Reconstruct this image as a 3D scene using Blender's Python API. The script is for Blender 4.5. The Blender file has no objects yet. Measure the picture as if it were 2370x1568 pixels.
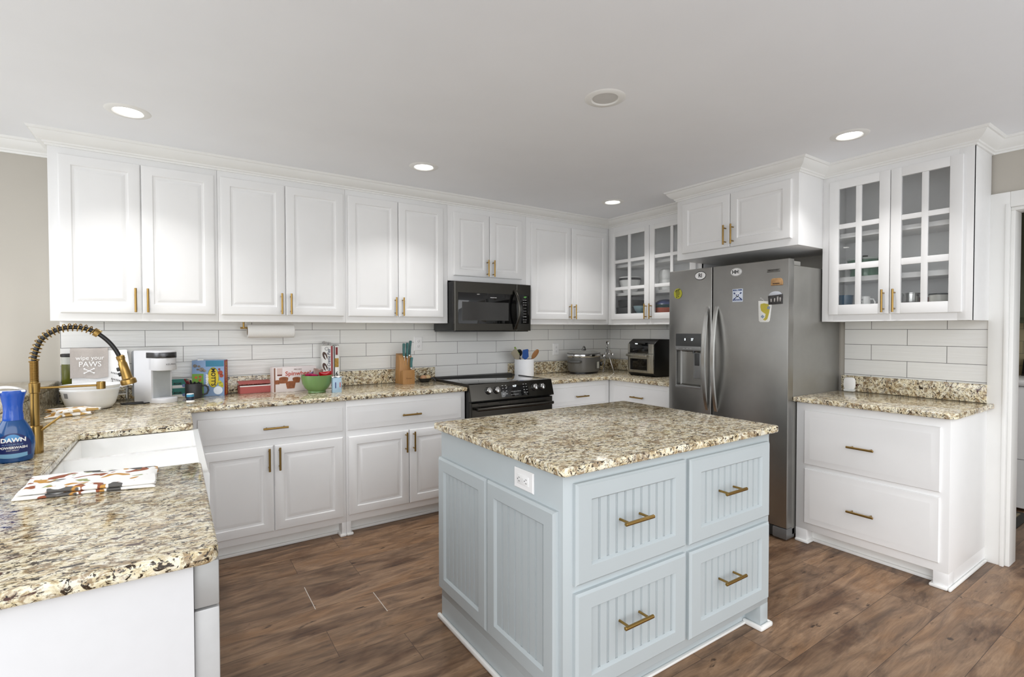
import bpy, bmesh, math, random
from mathutils import Matrix, Vector
S = bpy.context.scene
COL = S.collection
PI = math.pi
random.seed(7)

# ------------------------------------------------------------------ camera
FPX = 1168.89                       # focal length in pixels of a 2370 px wide frame
cam = bpy.data.cameras.new('camera')
cam.sensor_fit = 'HORIZONTAL'
cam.sensor_width = 36.0
cam.lens = FPX / 2370 * 36.0
cam.clip_start = 0.05
camo = bpy.data.objects.new('camera', cam)
COL.objects.link(camo)
_a, _b, _r = -0.5901, -0.0197, -0.0013
fw = Vector((math.sin(-_a) * math.cos(_b), math.cos(_a) * math.cos(_b), math.sin(_b)))
rt = Vector((math.cos(_a), math.sin(_a), 0))
up = rt.cross(fw)
R_ = rt * math.cos(_r) + up * math.sin(_r)
U_ = up * math.cos(_r) - rt * math.sin(_r)
m = Matrix((R_, U_, -fw)).transposed().to_4x4()
m.translation = Vector((-3.8896, -3.9135, 1.3455))
camo.matrix_world = m
S.camera = camo

# ------------------------------------------------------------------ world, light, exposure
W = bpy.data.worlds.new('world')
S.world = W
W.use_nodes = True
_bg = W.node_tree.nodes['Background']
_bg.inputs['Color'].default_value = (.965, .985, 1.0, 1)
# world light: sky above, lower half made brighter to lift the ceiling
_tc = W.node_tree.nodes.new('ShaderNodeTexCoord')
_sx = W.node_tree.nodes.new('ShaderNodeSeparateXYZ')
_mr = W.node_tree.nodes.new('ShaderNodeMapRange')
_mr.inputs['From Min'].default_value = -.25; _mr.inputs['From Max'].default_value = .10
_mr.inputs['To Min'].default_value = 1.15; _mr.inputs['To Max'].default_value = 0.66
W.node_tree.links.new(_tc.outputs['Generated'], _sx.inputs[0])
W.node_tree.links.new(_sx.outputs['Z'], _mr.inputs['Value'])
W.node_tree.links.new(_mr.outputs['Result'], _bg.inputs['Strength'])
S.view_settings.view_transform = 'Standard'
S.view_settings.look = 'None'
S.view_settings.gamma = 1.0
S.view_settings.use_curve_mapping = False
S.view_settings.exposure = 0.37
# wide suns added as fill from behind and left, brightening cabinets and island
def fill_sun(name, energy, direction):
    l = bpy.data.lights.new(name, 'SUN')
    l.energy = energy
    l.angle = math.radians(50)
    l.color = (.97, .985, 1.0)
    o = bpy.data.objects.new(name, l)
    COL.objects.link(o)
    o.rotation_euler = Vector(direction).to_track_quat('-Z', 'Y').to_euler()
fill_sun('fill_behind', 1.15, (.10, .97, -.34))
fill_sun('fill_left', 1.6, (.90, .30, -.42))
LAMP_W = 3.0                        # watts of each recessed lamp

def area_light(name, loc, size, power, rot=(0, 0, 0), color=(1, .985, .97), shape='DISK', spread=170, parent=None):
    l = bpy.data.lights.new(name, 'AREA')
    l.shape = shape
    l.size = size
    l.energy = power
    l.color = color
    l.spread = math.radians(spread)
    o = bpy.data.objects.new(name, l)
    COL.objects.link(o)
    o.location = loc
    o.rotation_euler = rot
    if parent: o.parent = parent
    return o

S.cycles.use_denoising = True
S.cycles.max_bounces = 10
S.cycles.diffuse_bounces = 6
S.cycles.glossy_bounces = 5
S.cycles.transparent_max_bounces = 12
S.cycles.sample_clamp_indirect = 6
S.cycles.caustics_reflective = False
S.cycles.caustics_refractive = False

# ------------------------------------------------------------------ materials
def new_mat(name):
    m = bpy.data.materials.new(name)
    m.use_nodes = True
    nt = m.node_tree
    return m, nt, nt.nodes['Principled BSDF']

def lin(c):
    return tuple(((v / 255) / 12.92 if v / 255 <= .04045 else ((v / 255 + .055) / 1.055) ** 2.4) for v in c)

_mats = {}
def M(name, rgb=None, rough=.5, metal=0.0, spec=.5, coat=0.0, emit=0.0, vary=.03, scale=25., bump=0.0, trans=0.0, alpha=1.0):
    """procedural paint: sRGB 0-255 colour with slight noise variation"""
    if name in _mats: return _mats[name]
    m, nt, p = new_mat(name)
    c = lin(rgb)
    if max(rgb) - min(rgb) > 34 and not emit and metal < .5: c = tuple(v * .74 for v in c)      # saturated paints and prints measured in full light
    N = nt.nodes
    tc = N.new('ShaderNodeTexCoord')
    nz = N.new('ShaderNodeTexNoise'); nz.inputs['Scale'].default_value = scale; nz.inputs['Detail'].default_value = 3
    nt.links.new(tc.outputs['Object'], nz.inputs['Vector'])
    cr = N.new('ShaderNodeValToRGB')
    cr.color_ramp.elements[0].position = .3; cr.color_ramp.elements[1].position = .7
    cr.color_ramp.elements[0].color = tuple(v * (1 - vary) for v in c) + (1,)
    cr.color_ramp.elements[1].color = tuple(min(1, v * (1 + vary)) for v in c) + (1,)
    nt.links.new(nz.outputs['Fac'], cr.inputs['Fac'])
    nt.links.new(cr.outputs['Color'], p.inputs['Base Color'])
    p.inputs['Roughness'].default_value = rough
    p.inputs['Metallic'].default_value = metal
    p.inputs['Specular IOR Level'].default_value = spec
    p.inputs['Coat Weight'].default_value = coat
    p.inputs['Coat Roughness'].default_value = .05
    p.inputs['Transmission Weight'].default_value = trans
    p.inputs['Alpha'].default_value = alpha
    if emit:
        p.inputs['Emission Color'].default_value = c + (1,)
        p.inputs['Emission Strength'].default_value = emit
    if bump:
        b = N.new('ShaderNodeBump'); b.inputs['Strength'].default_value = bump; b.inputs['Distance'].default_value = .002
        nt.links.new(nz.outputs['Fac'], b.inputs['Height'])
        nt.links.new(b.outputs['Normal'], p.inputs['Normal'])
    _mats[name] = m
    return m

def ramp(nt, stops):
    cr = nt.nodes.new('ShaderNodeValToRGB')
    e = cr.color_ramp.elements
    while len(e) > 1: e.remove(e[-1])
    e[0].position = stops[0][0]; e[0].color = tuple(stops[0][1]) + (1,)
    for p, c in stops[1:]:
        x = e.new(p); x.color = tuple(c) + (1,)
    return cr

def mix(nt, fac, a, b, blend='MIX'):
    n = nt.nodes.new('ShaderNodeMix'); n.data_type = 'RGBA'; n.blend_type = blend
    for s, v in ((n.inputs[0], fac), (n.inputs[6], a), (n.inputs[7], b)):
        if isinstance(v, (int, float)): s.default_value = v
        elif isinstance(v, tuple): s.default_value = v if len(v) == 4 else v + (1,)
        else: nt.links.new(v, s)
    return n.outputs[2]

def noise(nt, vec, scale, detail=4, rough=.6, dist=0.0):
    n = nt.nodes.new('ShaderNodeTexNoise')
    n.inputs['Scale'].default_value = scale; n.inputs['Detail'].default_value = detail
    n.inputs['Roughness'].default_value = rough; n.inputs['Distortion'].default_value = dist
    nt.links.new(vec, n.inputs['Vector'])
    return n.outputs['Fac']

def mapping(nt, vec, scale=(1, 1, 1), loc=(0, 0, 0), rot=(0, 0, 0)):
    n = nt.nodes.new('ShaderNodeMapping')
    n.inputs['Scale'].default_value = scale; n.inputs['Location'].default_value = loc; n.inputs['Rotation'].default_value = rot
    nt.links.new(vec, n.inputs['Vector'])
    return n.outputs['Vector']

def granite():
    m, nt, p = new_mat('granite')
    tc = nt.nodes.new('ShaderNodeTexCoord').outputs['Object']
    v = mapping(nt, tc, (1, 1.35, 1.15), (.7, .3, .1), (0, 0, .35))
    # cream ground with grey-white quartz and tan feldspar patches
    base = ramp(nt, [(.30, lin((150, 130, 104))), (.40, lin((204, 188, 152))), (.48, lin((238, 229, 202))), (.58, lin((247, 242, 226))), (.72, lin((216, 214, 208)))])
    nt.links.new(noise(nt, v, 36, 8, .68, .9), base.inputs['Fac'])
    big = ramp(nt, [(.34, lin((198, 176, 132))), (.46, lin((242, 238, 228))), (.62, lin((234, 235, 234)))])
    nt.links.new(noise(nt, v, 7.5, 5, .62, .8), big.inputs['Fac'])
    c = mix(nt, .6, base.outputs['Color'], big.outputs['Color'], 'MULTIPLY')
    # grey-brown smudges
    f0 = ramp(nt, [(.425, (.78, .78, .78)), (.50, (0, 0, 0))])
    nt.links.new(noise(nt, mapping(nt, tc, (1, 1.5, 1.2), (2, 8, 3), (0, 0, .5)), 19, 7, .68, 1.5), f0.inputs['Fac'])
    c = mix(nt, f0.outputs['Color'], c, lin((132, 104, 68)))
    # dark mineral flecks, clustered and slightly elongated
    f1 = ramp(nt, [(.41, (1, 1, 1)), (.445, (0, 0, 0))])
    nt.links.new(noise(nt, mapping(nt, tc, (1, 1.7, 1.2), (1, 1, 1), (0, 0, .4)), 50, 6, .62, 1.2), f1.inputs['Fac'])
    c = mix(nt, f1.outputs['Color'], c, lin((54, 42, 31)))
    f2 = ramp(nt, [(.36, (1, 1, 1)), (.40, (0, 0, 0))])
    nt.links.new(noise(nt, mapping(nt, tc, (1, 1.4, 1.2), (4, 2, 7)), 105, 4, .58, .8), f2.inputs['Fac'])
    c = mix(nt, f2.outputs['Color'], c, lin((24, 21, 20)))
    f4 = ramp(nt, [(.32, (1, 1, 1)), (.355, (0, 0, 0))])
    nt.links.new(noise(nt, mapping(nt, tc, (1, 1.2, 1.2), (3, 9, 2)), 30, 4, .55, .8), f4.inputs['Fac'])
    c = mix(nt, f4.outputs['Color'], c, lin((70, 38, 28)))
    nt.links.new(c, p.inputs['Base Color'])
    p.inputs['Roughness'].default_value = .085
    p.inputs['Specular IOR Level'].default_value = .5
    return m

def wood_floor():
    m, nt, p = new_mat('dark plank floor')
    tc = nt.nodes.new('ShaderNodeTexCoord').outputs['Object']
    br = nt.nodes.new('ShaderNodeTexBrick')
    br.offset = .2303; br.offset_frequency = 2
    br.inputs['Scale'].default_value = 1
    br.inputs['Brick Width'].default_value = 1.22
    br.inputs['Row Height'].default_value = .210
    br.inputs['Mortar Size'].default_value = .0009
    br.inputs['Mortar Smooth'].default_value = .2
    br.inputs['Bias'].default_value = 0
    br.inputs['Color1'].default_value = (0, 0, 0, 1); br.inputs['Color2'].default_value = (1, 1, 1, 1)
    br.inputs['Mortar'].default_value = (.2, .2, .2, 1)
    nt.links.new(mapping(nt, tc, (1, 1, 1), (.62, 1.398 + .210 * 40, 0)), br.inputs['Vector'])
    # shift the grain per plank
    add = nt.nodes.new('ShaderNodeVectorMath'); add.operation = 'MULTIPLY_ADD'
    nt.links.new(br.outputs['Color'], add.inputs[0]); add.inputs[1].default_value = (7, 5, 0); nt.links.new(tc, add.inputs[2])
    gv = add.outputs[0]
    g1 = ramp(nt, [(.22, lin((80, 62, 50))), (.38, lin((116, 93, 74))), (.52, lin((142, 115, 91))), (.66, lin((162, 133, 106))), (.82, lin((132, 113, 97)))])
    nt.links.new(noise(nt, mapping(nt, gv, (1.5, 8, 1)), 2.0, 7, .66, 1.2), g1.inputs['Fac'])
    g2 = ramp(nt, [(.30, (.78, .76, .74)), (.6, (1, 1, 1))])
    nt.links.new(noise(nt, mapping(nt, gv, (3.0, 62, 1)), 3.0, 4, .6, .4), g2.inputs['Fac'])
    c = mix(nt, .8, g1.outputs['Color'], g2.outputs['Color'], 'MULTIPLY')
    bl = ramp(nt, [(.32, lin((150, 128, 112))), (.5, (1, 1, 1)), (.68, lin((238, 222, 200)))])
    nt.links.new(noise(nt, mapping(nt, gv, (1.2, 3.2, 1), (5, 3, 0)), 1.6, 4, .6, .6), bl.inputs['Fac'])
    c = mix(nt, .85, c, bl.outputs['Color'], 'MULTIPLY')
    pl = ramp(nt, [(0, (.84, .83, .82)), (1, (1.10, 1.09, 1.08))])
    nt.links.new(br.outputs['Color'], pl.inputs['Fac'])
    c = mix(nt, 1.0, c, pl.outputs['Color'], 'MULTIPLY')
    k = ramp(nt, [(.665, (0, 0, 0)), (.73, (.85, .85, .85))])
    nt.links.new(noise(nt, mapping(nt, gv, (3.4, 10, 1)), 2.4, 3, .55, .3), k.inputs['Fac'])
    c = mix(nt, k.outputs['Color'], c, lin((40, 26, 20)))
    c = mix(nt, br.outputs['Fac'], c, lin((46, 32, 25)))
    nt.links.new(c, p.inputs['Base Color'])
    p.inputs['Roughness'].default_value = .42
    p.inputs['Specular IOR Level'].default_value = .4
    b = nt.nodes.new('ShaderNodeBump'); b.inputs['Strength'].default_value = .25; b.inputs['Distance'].default_value = .002
    nt.links.new(g2.outputs['Color'], b.inputs['Height']); nt.links.new(b.outputs['Normal'], p.inputs['Normal'])
    return m

def subway_tile(name, tint=(231, 231, 229), grout=(104, 104, 102)):
    m, nt, p = new_mat(name)
    uv = nt.nodes.new('ShaderNodeTexCoord').outputs['UV']
    br = nt.nodes.new('ShaderNodeTexBrick')
    br.offset = .5; br.offset_frequency = 2
    br.inputs['Scale'].default_value = 1
    br.inputs['Brick Width'].default_value = .3985
    br.inputs['Row Height'].default_value = .1025
    br.inputs['Mortar Size'].default_value = .0016
    br.inputs['Mortar Smooth'].default_value = .15
    t = lin(tint)
    br.inputs['Color1'].default_value = tuple(v * .97 for v in t) + (1,)
    br.inputs['Color2'].default_value = t + (1,)
    br.inputs['Mortar'].default_value = lin(grout) + (1,)
    nt.links.new(uv, br.inputs['Vector'])
    nt.links.new(br.outputs['Color'], p.inputs['Base Color'])
    w = noise(nt, mapping(nt, uv, (3.0, 46, 1)), 1.0, 2, .5, .5)
    b = nt.nodes.new('ShaderNodeBump'); b.inputs['Strength'].default_value = .45; b.inputs['Distance'].default_value = .004
    nt.links.new(w, b.inputs['Height'])
    b2 = nt.nodes.new('ShaderNodeBump'); b2.invert = True; b2.inputs['Strength'].default_value = .6; b2.inputs['Distance'].default_value = .002
    nt.links.new(br.outputs['Fac'], b2.inputs['Height']); nt.links.new(b.outputs['Normal'], b2.inputs['Normal'])
    nt.links.new(b2.outputs['Normal'], p.inputs['Normal'])
    p.inputs['Roughness'].default_value = .16
    return m

def brushed(name, rgb, rough=.3, stretch=(2, 2, 160), metal=1.0, amt=.12):
    m, nt, p = new_mat(name)
    tc = nt.nodes.new('ShaderNodeTexCoord').outputs['Object']
    n = noise(nt, mapping(nt, tc, stretch), 3, 3, .6)
    c = lin(rgb)
    cr = ramp(nt, [(.3, tuple(v * (1 - amt) for v in c)), (.7, tuple(min(1, v * (1 + amt)) for v in c))])
    nt.links.new(n, cr.inputs['Fac']); nt.links.new(cr.outputs['Color'], p.inputs['Base Color'])
    rr = nt.nodes.new('ShaderNodeMapRange'); rr.inputs['To Min'].default_value = rough * .85; rr.inputs['To Max'].default_value = rough * 1.15
    nt.links.new(n, rr.inputs['Value']); nt.links.new(rr.outputs['Result'], p.inputs['Roughness'])
    p.inputs['Metallic'].default_value = metal
    return m

def clear_glass(name, tint=(.985, .99, .99), refl=.10):
    m, nt, p = new_mat(name)
    N = nt.nodes; N.remove(p)
    t = N.new('ShaderNodeBsdfTransparent'); t.inputs['Color'].default_value = tint + (1,)
    g = N.new('ShaderNodeBsdfGlossy'); g.inputs['Roughness'].default_value = .02
    lw = N.new('ShaderNodeLayerWeight'); lw.inputs['Blend'].default_value = .5
    pw = N.new('ShaderNodeMath'); pw.operation = 'POWER'; nt.links.new(lw.outputs['Facing'], pw.inputs[0]); pw.inputs[1].default_value = 4
    f = N.new('ShaderNodeMath'); f.operation = 'MULTIPLY_ADD'; nt.links.new(pw.outputs[0], f.inputs[0]); f.inputs[1].default_value = .5; f.inputs[2].default_value = .035
    mx = N.new('ShaderNodeMixShader')
    nt.links.new(f.outputs[0], mx.inputs[0]); nt.links.new(t.outputs[0], mx.inputs[1]); nt.links.new(g.outputs[0], mx.inputs[2])
    nt.links.new(mx.outputs[0], N['Material Output'].inputs['Surface'])
    return m

def print_cloth(name, ground, blobs, scale=14, thr=.58):
    """cloth with printed blotches: blobs = list of (rgb, seed, threshold)"""
    m, nt, p = new_mat(name)
    tc = nt.nodes.new('ShaderNodeTexCoord').outputs['Object']
    c = lin(ground) + (1,)
    for rgb, seed, th, sc in blobs:
        r = ramp(nt, [(th, (0, 0, 0)), (th + .015, (1, 1, 1))])
        nt.links.new(noise(nt, mapping(nt, tc, (1, 1, .4), (seed, seed * .7, 0)), sc, 1.5, .5, .6), r.inputs['Fac'])
        c = mix(nt, r.outputs['Color'], c, lin(rgb))
    nt.links.new(c, p.inputs['Base Color'])
    p.inputs['Roughness'].default_value = .9
    return m

WHITE = M('white cabinet paint', (236, 236, 236), .38, vary=.012, scale=6)
TRIMW = M('white trim paint', (236, 236, 234), .42, vary=.012, scale=6)
CEIL = M('ceiling paint', (240, 242, 246), .85, vary=.012, scale=3, bump=.05)
GREIGE = M('greige wall paint', (187, 182, 173), .75, vary=.012, scale=4, bump=.05)
GRAN = granite()
FLOORM = wood_floor()
TILE = subway_tile('white subway tile')
BRASS = M('brushed brass', (158, 128, 74), .28, metal=1, vary=.015, scale=8)
STEEL = brushed('brushed stainless steel', (160, 159, 156), .32, (2, 160, 2), amt=.05)
STEELV = brushed('polished stainless steel', (200, 200, 198), .22, (40, 40, 4), amt=.05)
FSIDE = M('fridge side paint', (138, 137, 133), .36, metal=.5, vary=.02)
BSTEEL = brushed('black stainless steel', (76, 74, 70), .26, (160, 2, 2), amt=.06)
BLACK = M('black plastic', (18, 18, 19), .35)
BGLASS = M('black glass', (10, 10, 11), .04, spec=.6, vary=0)
DARKG = M('dark grey plastic', (62, 63, 64), .42)
CHROME = M('chrome', (205, 205, 205), .12, metal=1, vary=.01)
ISL = M('blue grey island paint', (179, 187, 190), .40, vary=.012, scale=6)
PLASTW = M('white plastic', (238, 238, 238), .32, vary=.01)
FIRECLAY = M('white fireclay', (243, 243, 241), .12, vary=.006)
GLASS = clear_glass('clear cabinet glass')
SHELFW = M('white cabinet interior', (236, 236, 236), .5, vary=.012)
LENS = M('lit lamp lens', (255, 252, 246), .5, emit=6.0, vary=0)
INKK = M('black ink', (20, 20, 22), .6, vary=0)
INKW = M('white ink', (240, 240, 240), .6, vary=0)
INKG = M('grey ink', (120, 120, 122), .6, vary=0)
LED = M('lit display digits', (235, 245, 250), .5, emit=1.5, vary=0)

# ------------------------------------------------------------------ mesh helpers
class MB:
    def __init__(s):
        s.bm = bmesh.new()
    def _merge_bevel(s, verts, b, seg=2):
        if b > 0:
            es = {e for v in verts for e in v.link_edges}
            bmesh.ops.bevel(s.bm, geom=list(es), offset=b, offset_type='OFFSET', segments=seg, profile=.5, affect='EDGES', clamp_overlap=True)
    def box(s, x0, x1, y0, y1, z0, z1, b=0.0, seg=2, mat=None):
        x0, x1 = sorted((x0, x1)); y0, y1 = sorted((y0, y1)); z0, z1 = sorted((z0, z1))
        P = [(x0, y0, z0), (x1, y0, z0), (x1, y1, z0), (x0, y1, z0), (x0, y0, z1), (x1, y0, z1), (x1, y1, z1), (x0, y1, z1)]
        vs = [s.bm.verts.new((mat @ Vector(p)) if mat else p) for p in P]
        for f in ((0, 3, 2, 1), (4, 5, 6, 7), (0, 1, 5, 4), (1, 2, 6, 5), (2, 3, 7, 6), (3, 0, 4, 7)):
            s.bm.faces.new([vs[i] for i in f])
        s._merge_bevel(vs, b, seg)
        return s
    def prism(s, pts, z0, z1, b=0.0, seg=2, axis='z', top_only=False):
        """closed polygon (ccw from +axis) extruded; axis z: (x,y); axis y: pts=(x,z) extruded y0..y1; axis x: pts=(y,z)"""
        def P(p, t):
            return (p[0], p[1], t) if axis == 'z' else (p[0], t, p[1]) if axis == 'y' else (t, p[0], p[1])
        lo = [s.bm.verts.new(P(p, z0)) for p in pts]
        hi = [s.bm.verts.new(P(p, z1)) for p in pts]
        n = len(pts)
        fs = [s.bm.faces.new(list(reversed(lo))), s.bm.faces.new(hi)]
        for i in range(n):
            fs.append(s.bm.faces.new((lo[i], lo[(i + 1) % n], hi[(i + 1) % n], hi[i])))
        bmesh.ops.recalc_face_normals(s.bm, faces=fs)
        if b > 0:
            es = [e for e in fs[1].edges] if top_only else [e for f in fs[:2] for e in f.edges]
            bmesh.ops.bevel(s.bm, geom=es, offset=b, offset_type='OFFSET', segments=seg, profile=.5, affect='EDGES', clamp_overlap=True)
        return s
    def rings(s, rs, cap0=False, cap1=True, closed=False):
        """bridge successive closed loops of equal length"""
        L = [[s.bm.verts.new(p) for p in r] for r in rs]
        n = len(rs[0]); fs = []
        pairs = list(zip(L, L[1:])) + ([(L[-1], L[0])] if closed else [])
        for a, b in pairs:
            for i in range(n):
                j = (i + 1) % n
                fs.append(s.bm.faces.new((a[i], a[j], b[j], b[i])))
        if cap0: fs.append(s.bm.faces.new(list(reversed(L[0]))))
        if cap1: fs.append(s.bm.faces.new(L[-1]))
        bmesh.ops.recalc_face_normals(s.bm, faces=fs)
        return s
    def panel(s, x0, x1, z0, z1, prof):
        """rectangular panel facing -y: prof = list of (inset, y)"""
        s.rings([[(x0 + i, y, z0 + i), (x1 - i, y, z0 + i), (x1 - i, y, z1 - i), (x0 + i, y, z1 - i)] for i, y in prof], cap0=True, cap1=True)
        return s
    def lathe(s, prof, c=(0, 0, 0), seg=40, sx=1.0, sy=1.0, cap0=True, cap1=True, mat=None):
        """prof = [(r,z)] bottom to top, around z"""
        rs = []
        for r, z in prof:
            ring = []
            for k in range(seg):
                t = 2 * PI * k / seg
                p = Vector((r * sx * math.cos(t), r * sy * math.sin(t), z))
                if mat: p = mat @ p
                ring.append((p.x + c[0], p.y + c[1], p.z + c[2]))
            rs.append(ring)
        return s.rings(rs, cap0, cap1)
    def tube(s, pts, r, seg=12, closed=False, caps=True, flat=None):
        """round tube along points; r scalar or list; flat=(w,t) gives a rectangular bar instead"""
        pts = [Vector(p) for p in pts]
        n = len(pts)
        rr = r if isinstance(r, (list, tuple)) else [r] * n
        rs = []; pn = None
        for i, p in enumerate(pts):
            if closed: d = pts[(i + 1) % n] - pts[i - 1]
            else: d = pts[min(i + 1, n - 1)] - pts[max(i - 1, 0)]
            d.normalize()
            if pn is None:
                a = Vector((0, 0, 1)) if abs(d.z) < .9 else Vector((1, 0, 0))
                u = d.cross(a).normalized()
            else:
                u = (pn - d * pn.dot(d)).normalized()
            v = d.cross(u); pn = u
            rs.append([tuple(p + (u * math.cos(2 * PI * k / seg) + v * math.sin(2 * PI * k / seg)) * rr[i]) for k in range(seg)])
        return s.rings(rs, caps and not closed, caps and not closed, closed)
    def cyl(s, a, b, r, seg=20, bev=0.0):
        a, b = Vector(a), Vector(b)
        if bev:
            d = (b - a).normalized() * bev
            return s.tube([a, a + d * .02, a + d, b - d, b - d * .02, b], [0.6 * r, r - bev, r, r, r - bev, 0.6 * r], seg)
        return s.tube([a, b], r, seg)
    def ball(s, c, r, sx=1, sy=1, sz=1, seg=20, mat=None):
        prof = [(max(.0005, r * math.sin(PI * k / 12)), -r * sz * math.cos(PI * k / 12)) for k in range(13)]
        return s.lathe(prof, c, seg, sx, sy, mat=mat)
    def grid(s, nx, ny, fn, thick=0.0):
        """fn(i/nx, j/ny) -> point; thick > 0 gives a slab along its normal"""
        V = [[s.bm.verts.new(fn(i / nx, j / ny)) for i in range(nx + 1)] for j in range(ny + 1)]
        fs = [s.bm.faces.new((V[j][i], V[j][i + 1], V[j + 1][i + 1], V[j + 1][i])) for j in range(ny) for i in range(nx)]
        bmesh.ops.recalc_face_normals(s.bm, faces=fs)
        if thick:
            bmesh.ops.solidify(s.bm, geom=fs, thickness=thick)
        return s
    def build(s, name, mat, parent=None, loc=None, rotz=0.0, smooth=35, label=None):
        me = bpy.data.meshes.new(name)
        s.bm.normal_update()
        s.bm.to_mesh(me); s.bm.free()
        me.materials.append(mat)
        if smooth:
            for p in me.polygons: p.use_smooth = True
            me.set_sharp_from_angle(angle=math.radians(smooth))
        o = bpy.data.objects.new(name, me)
        COL.objects.link(o)
        if parent: o.parent = parent
        if loc is not None: o.location = loc
        o.rotation_euler = (0, 0, rotz)
        if label: o['label'] = label
        return o

def tag(o, label, cat, group=None):
    o['label'] = label; o['category'] = cat
    if group: o['group'] = group
    return o
def thing(name, label, cat, loc, rotz=0.0, group=None):
    o = bpy.data.objects.new(name, None)
    o.empty_display_size = .05
    COL.objects.link(o)
    o.location = loc; o.rotation_euler = (0, 0, rotz)
    return tag(o, label, cat, group)
def struct(o):
    o['kind'] = 'structure'
    return o
def dup(o, loc, rotz, label, group=None):
    def cp(x, par):
        c = x.copy(); COL.objects.link(c)
        if par: c.parent = par
        for ch in list(x.children): cp(ch, c)
        return c
    r = cp(o, None)
    r.location = loc; r.rotation_euler = (0, 0, rotz); r['label'] = label
    if group: r['group'] = group
    return r

FRONT = Matrix.Rotation(PI / 2, 4, 'X')             # text plane xy -> xz facing -y
def text(s, size, mat, parent, loc, name='lettering', rot=None, sx=1.0, ext=.0003, warp=None, bold=0.0, shear=0.0, label=None, align='CENTER'):
    cu = bpy.data.curves.new(name, 'FONT')
    cu.body = s; cu.size = size; cu.extrude = ext; cu.align_x = align; cu.align_y = 'CENTER'
    cu.offset = bold; cu.shear = shear; cu.resolution_u = 3
    t = bpy.data.objects.new('tmp', cu); COL.objects.link(t)
    dg = bpy.context.evaluated_depsgraph_get(); dg.update()
    me = bpy.data.meshes.new_from_object(t.evaluated_get(dg))
    bpy.data.objects.remove(t)
    bpy.data.curves.remove(cu)
    me.name = name
    me.materials.clear(); me.materials.append(mat)
    T = Matrix.Translation(loc) @ (rot if rot is not None else FRONT) @ Matrix.Diagonal((sx, 1, 1, 1))
    me.transform(T)
    if warp:                                         # wrap round a vertical cylinder of radius warp about the parent's z axis
        for v in me.vertices:
            a = v.co.x / warp; rad = warp - (v.co.y + warp)
            v.co.x, v.co.y = rad * math.sin(a), -rad * math.cos(a)
    o = bpy.data.objects.new(name, me); COL.objects.link(o)
    if parent: o.parent = parent
    if label: o['label'] = label
    return o
VERT = FRONT @ Matrix.Rotation(-PI / 2, 4, 'Z')      # reads downward
VERTU = FRONT @ Matrix.Rotation(PI / 2, 4, 'Z')      # reads upward
# ------------------------------------------------------------------ the setting
ZC = 2.405
fl = MB().box(-5.6, 3.2, -4.55, 0.12, -.05, 0).build('floor', FLOORM, smooth=0); struct(fl)
ce = MB().box(-5.6, 3.2, -4.55, 0.12, ZC, ZC + .05).build('ceiling', CEIL, smooth=0); struct(ce)
struct(MB().box(-5.6, 0, 0, .12, 0, ZC).build('wall_back', GREIGE, smooth=0))
DY0, DY1, DZ = -3.112, -4.02, 2.018          # doorway in the right wall
w = MB()
w.box(0, .12, DY0, .12, 0, ZC)
w.box(0, .12, -4.55, DY1, 0, ZC)
w.box(0, .12, DY1, DY0, DZ, ZC)
struct(w.build('wall_right', GREIGE, smooth=0))
# laundry room behind the doorway
LAUN = M('laundry wall paint', (206, 200, 186), .7, vary=.012)
LX = 2.0
w = MB()
w.box(LX, LX + .1, -4.55, -1.6, 0, ZC)
w.box(.12, LX, -1.6, -1.5, 0, ZC)
w.box(.12, LX, -4.55, -4.45, 0, ZC)
struct(w.build('wall_laundry', LAUN, smooth=0))
# half wall behind the sink counter carrying the raised ledge
struct(MB().box(-4.80, -4.475, -2.77, -.002, 0, 1.0165).build('wall_half', GREIGE, smooth=0))

# door casing and jamb
d = MB()
CW = .085
d.box(-.022, .0, DY0, DY0 + CW, 0, DZ + CW, .003)
d.box(-.022, .0, DY1 - CW, DY1, 0, DZ + CW, .003)
d.box(-.022, .0, DY1, DY0, DZ, DZ + CW, .003)
d.box(-.030, -.020, DY0 + .0, DY0 + .018, 0, DZ + .018, .002)
d.box(-.004, .124, DY0 - .018, DY0, 0, DZ - .018, .002)
d.box(-.004, .124, DY1, DY1 + .018, 0, DZ - .018, .002)
d.box(-.004, .124, DY1, DY0, DZ - .018, DZ, .002)
struct(d.build('trim_2', TRIMW))

# crown moulding: one mitred run along wall and cabinet tops
def sweep(path, prof):
    """path of (x,y); prof of (outward offset, z); room lies to the right of the path"""
    n = len(path)
    def nrm(a, b):
        dx, dy = b[0] - a[0], b[1] - a[1]; l = math.hypot(dx, dy)
        return (dy / l, -dx / l)
    offs = []
    for i in range(n):
        n1 = nrm(path[i - 1], path[i]) if i else None
        n2 = nrm(path[i], path[i + 1]) if i < n - 1 else None
        if n1 is None: offs.append(n2)
        elif n2 is None: offs.append(n1)
        else:
            k = 1 + n1[0] * n2[0] + n1[1] * n2[1]
            offs.append(((n1[0] + n2[0]) / k, (n1[1] + n2[1]) / k))
    mb = MB()
    mb.rings([[(p[0] + o[0] * a, p[1] + o[1] * a, z) for a, z in prof] for p, o in zip(path, offs)], True, True)
    return mb
UF, RF, FF = -.281, -.3075, -.6185            # cabinet face planes: back uppers, right uppers, over the fridge
crown = [(0, ZC + .01), (0, 2.328), (.009, 2.328), (.011, 2.338), (.018, 2.341), (.020, 2.349), (.027, 2.353), (.040, 2.361), (.052, 2.374), (.059, 2.386), (.061, 2.391), (.068, 2.393), (.072, 2.399), (.075, ZC + .001), (.075, ZC + .01)]
path = [(-5.6, 0), (-4.44, 0), (-4.44, UF), (RF, UF), (RF, -1.347), (FF, -1.347), (FF, -2.268), (RF, -2.268), (RF, -3.03), (0, -3.03), (0, -4.54)]
struct(sweep(path, crown).build('trim_1', TRIMW, smooth=25))

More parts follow.
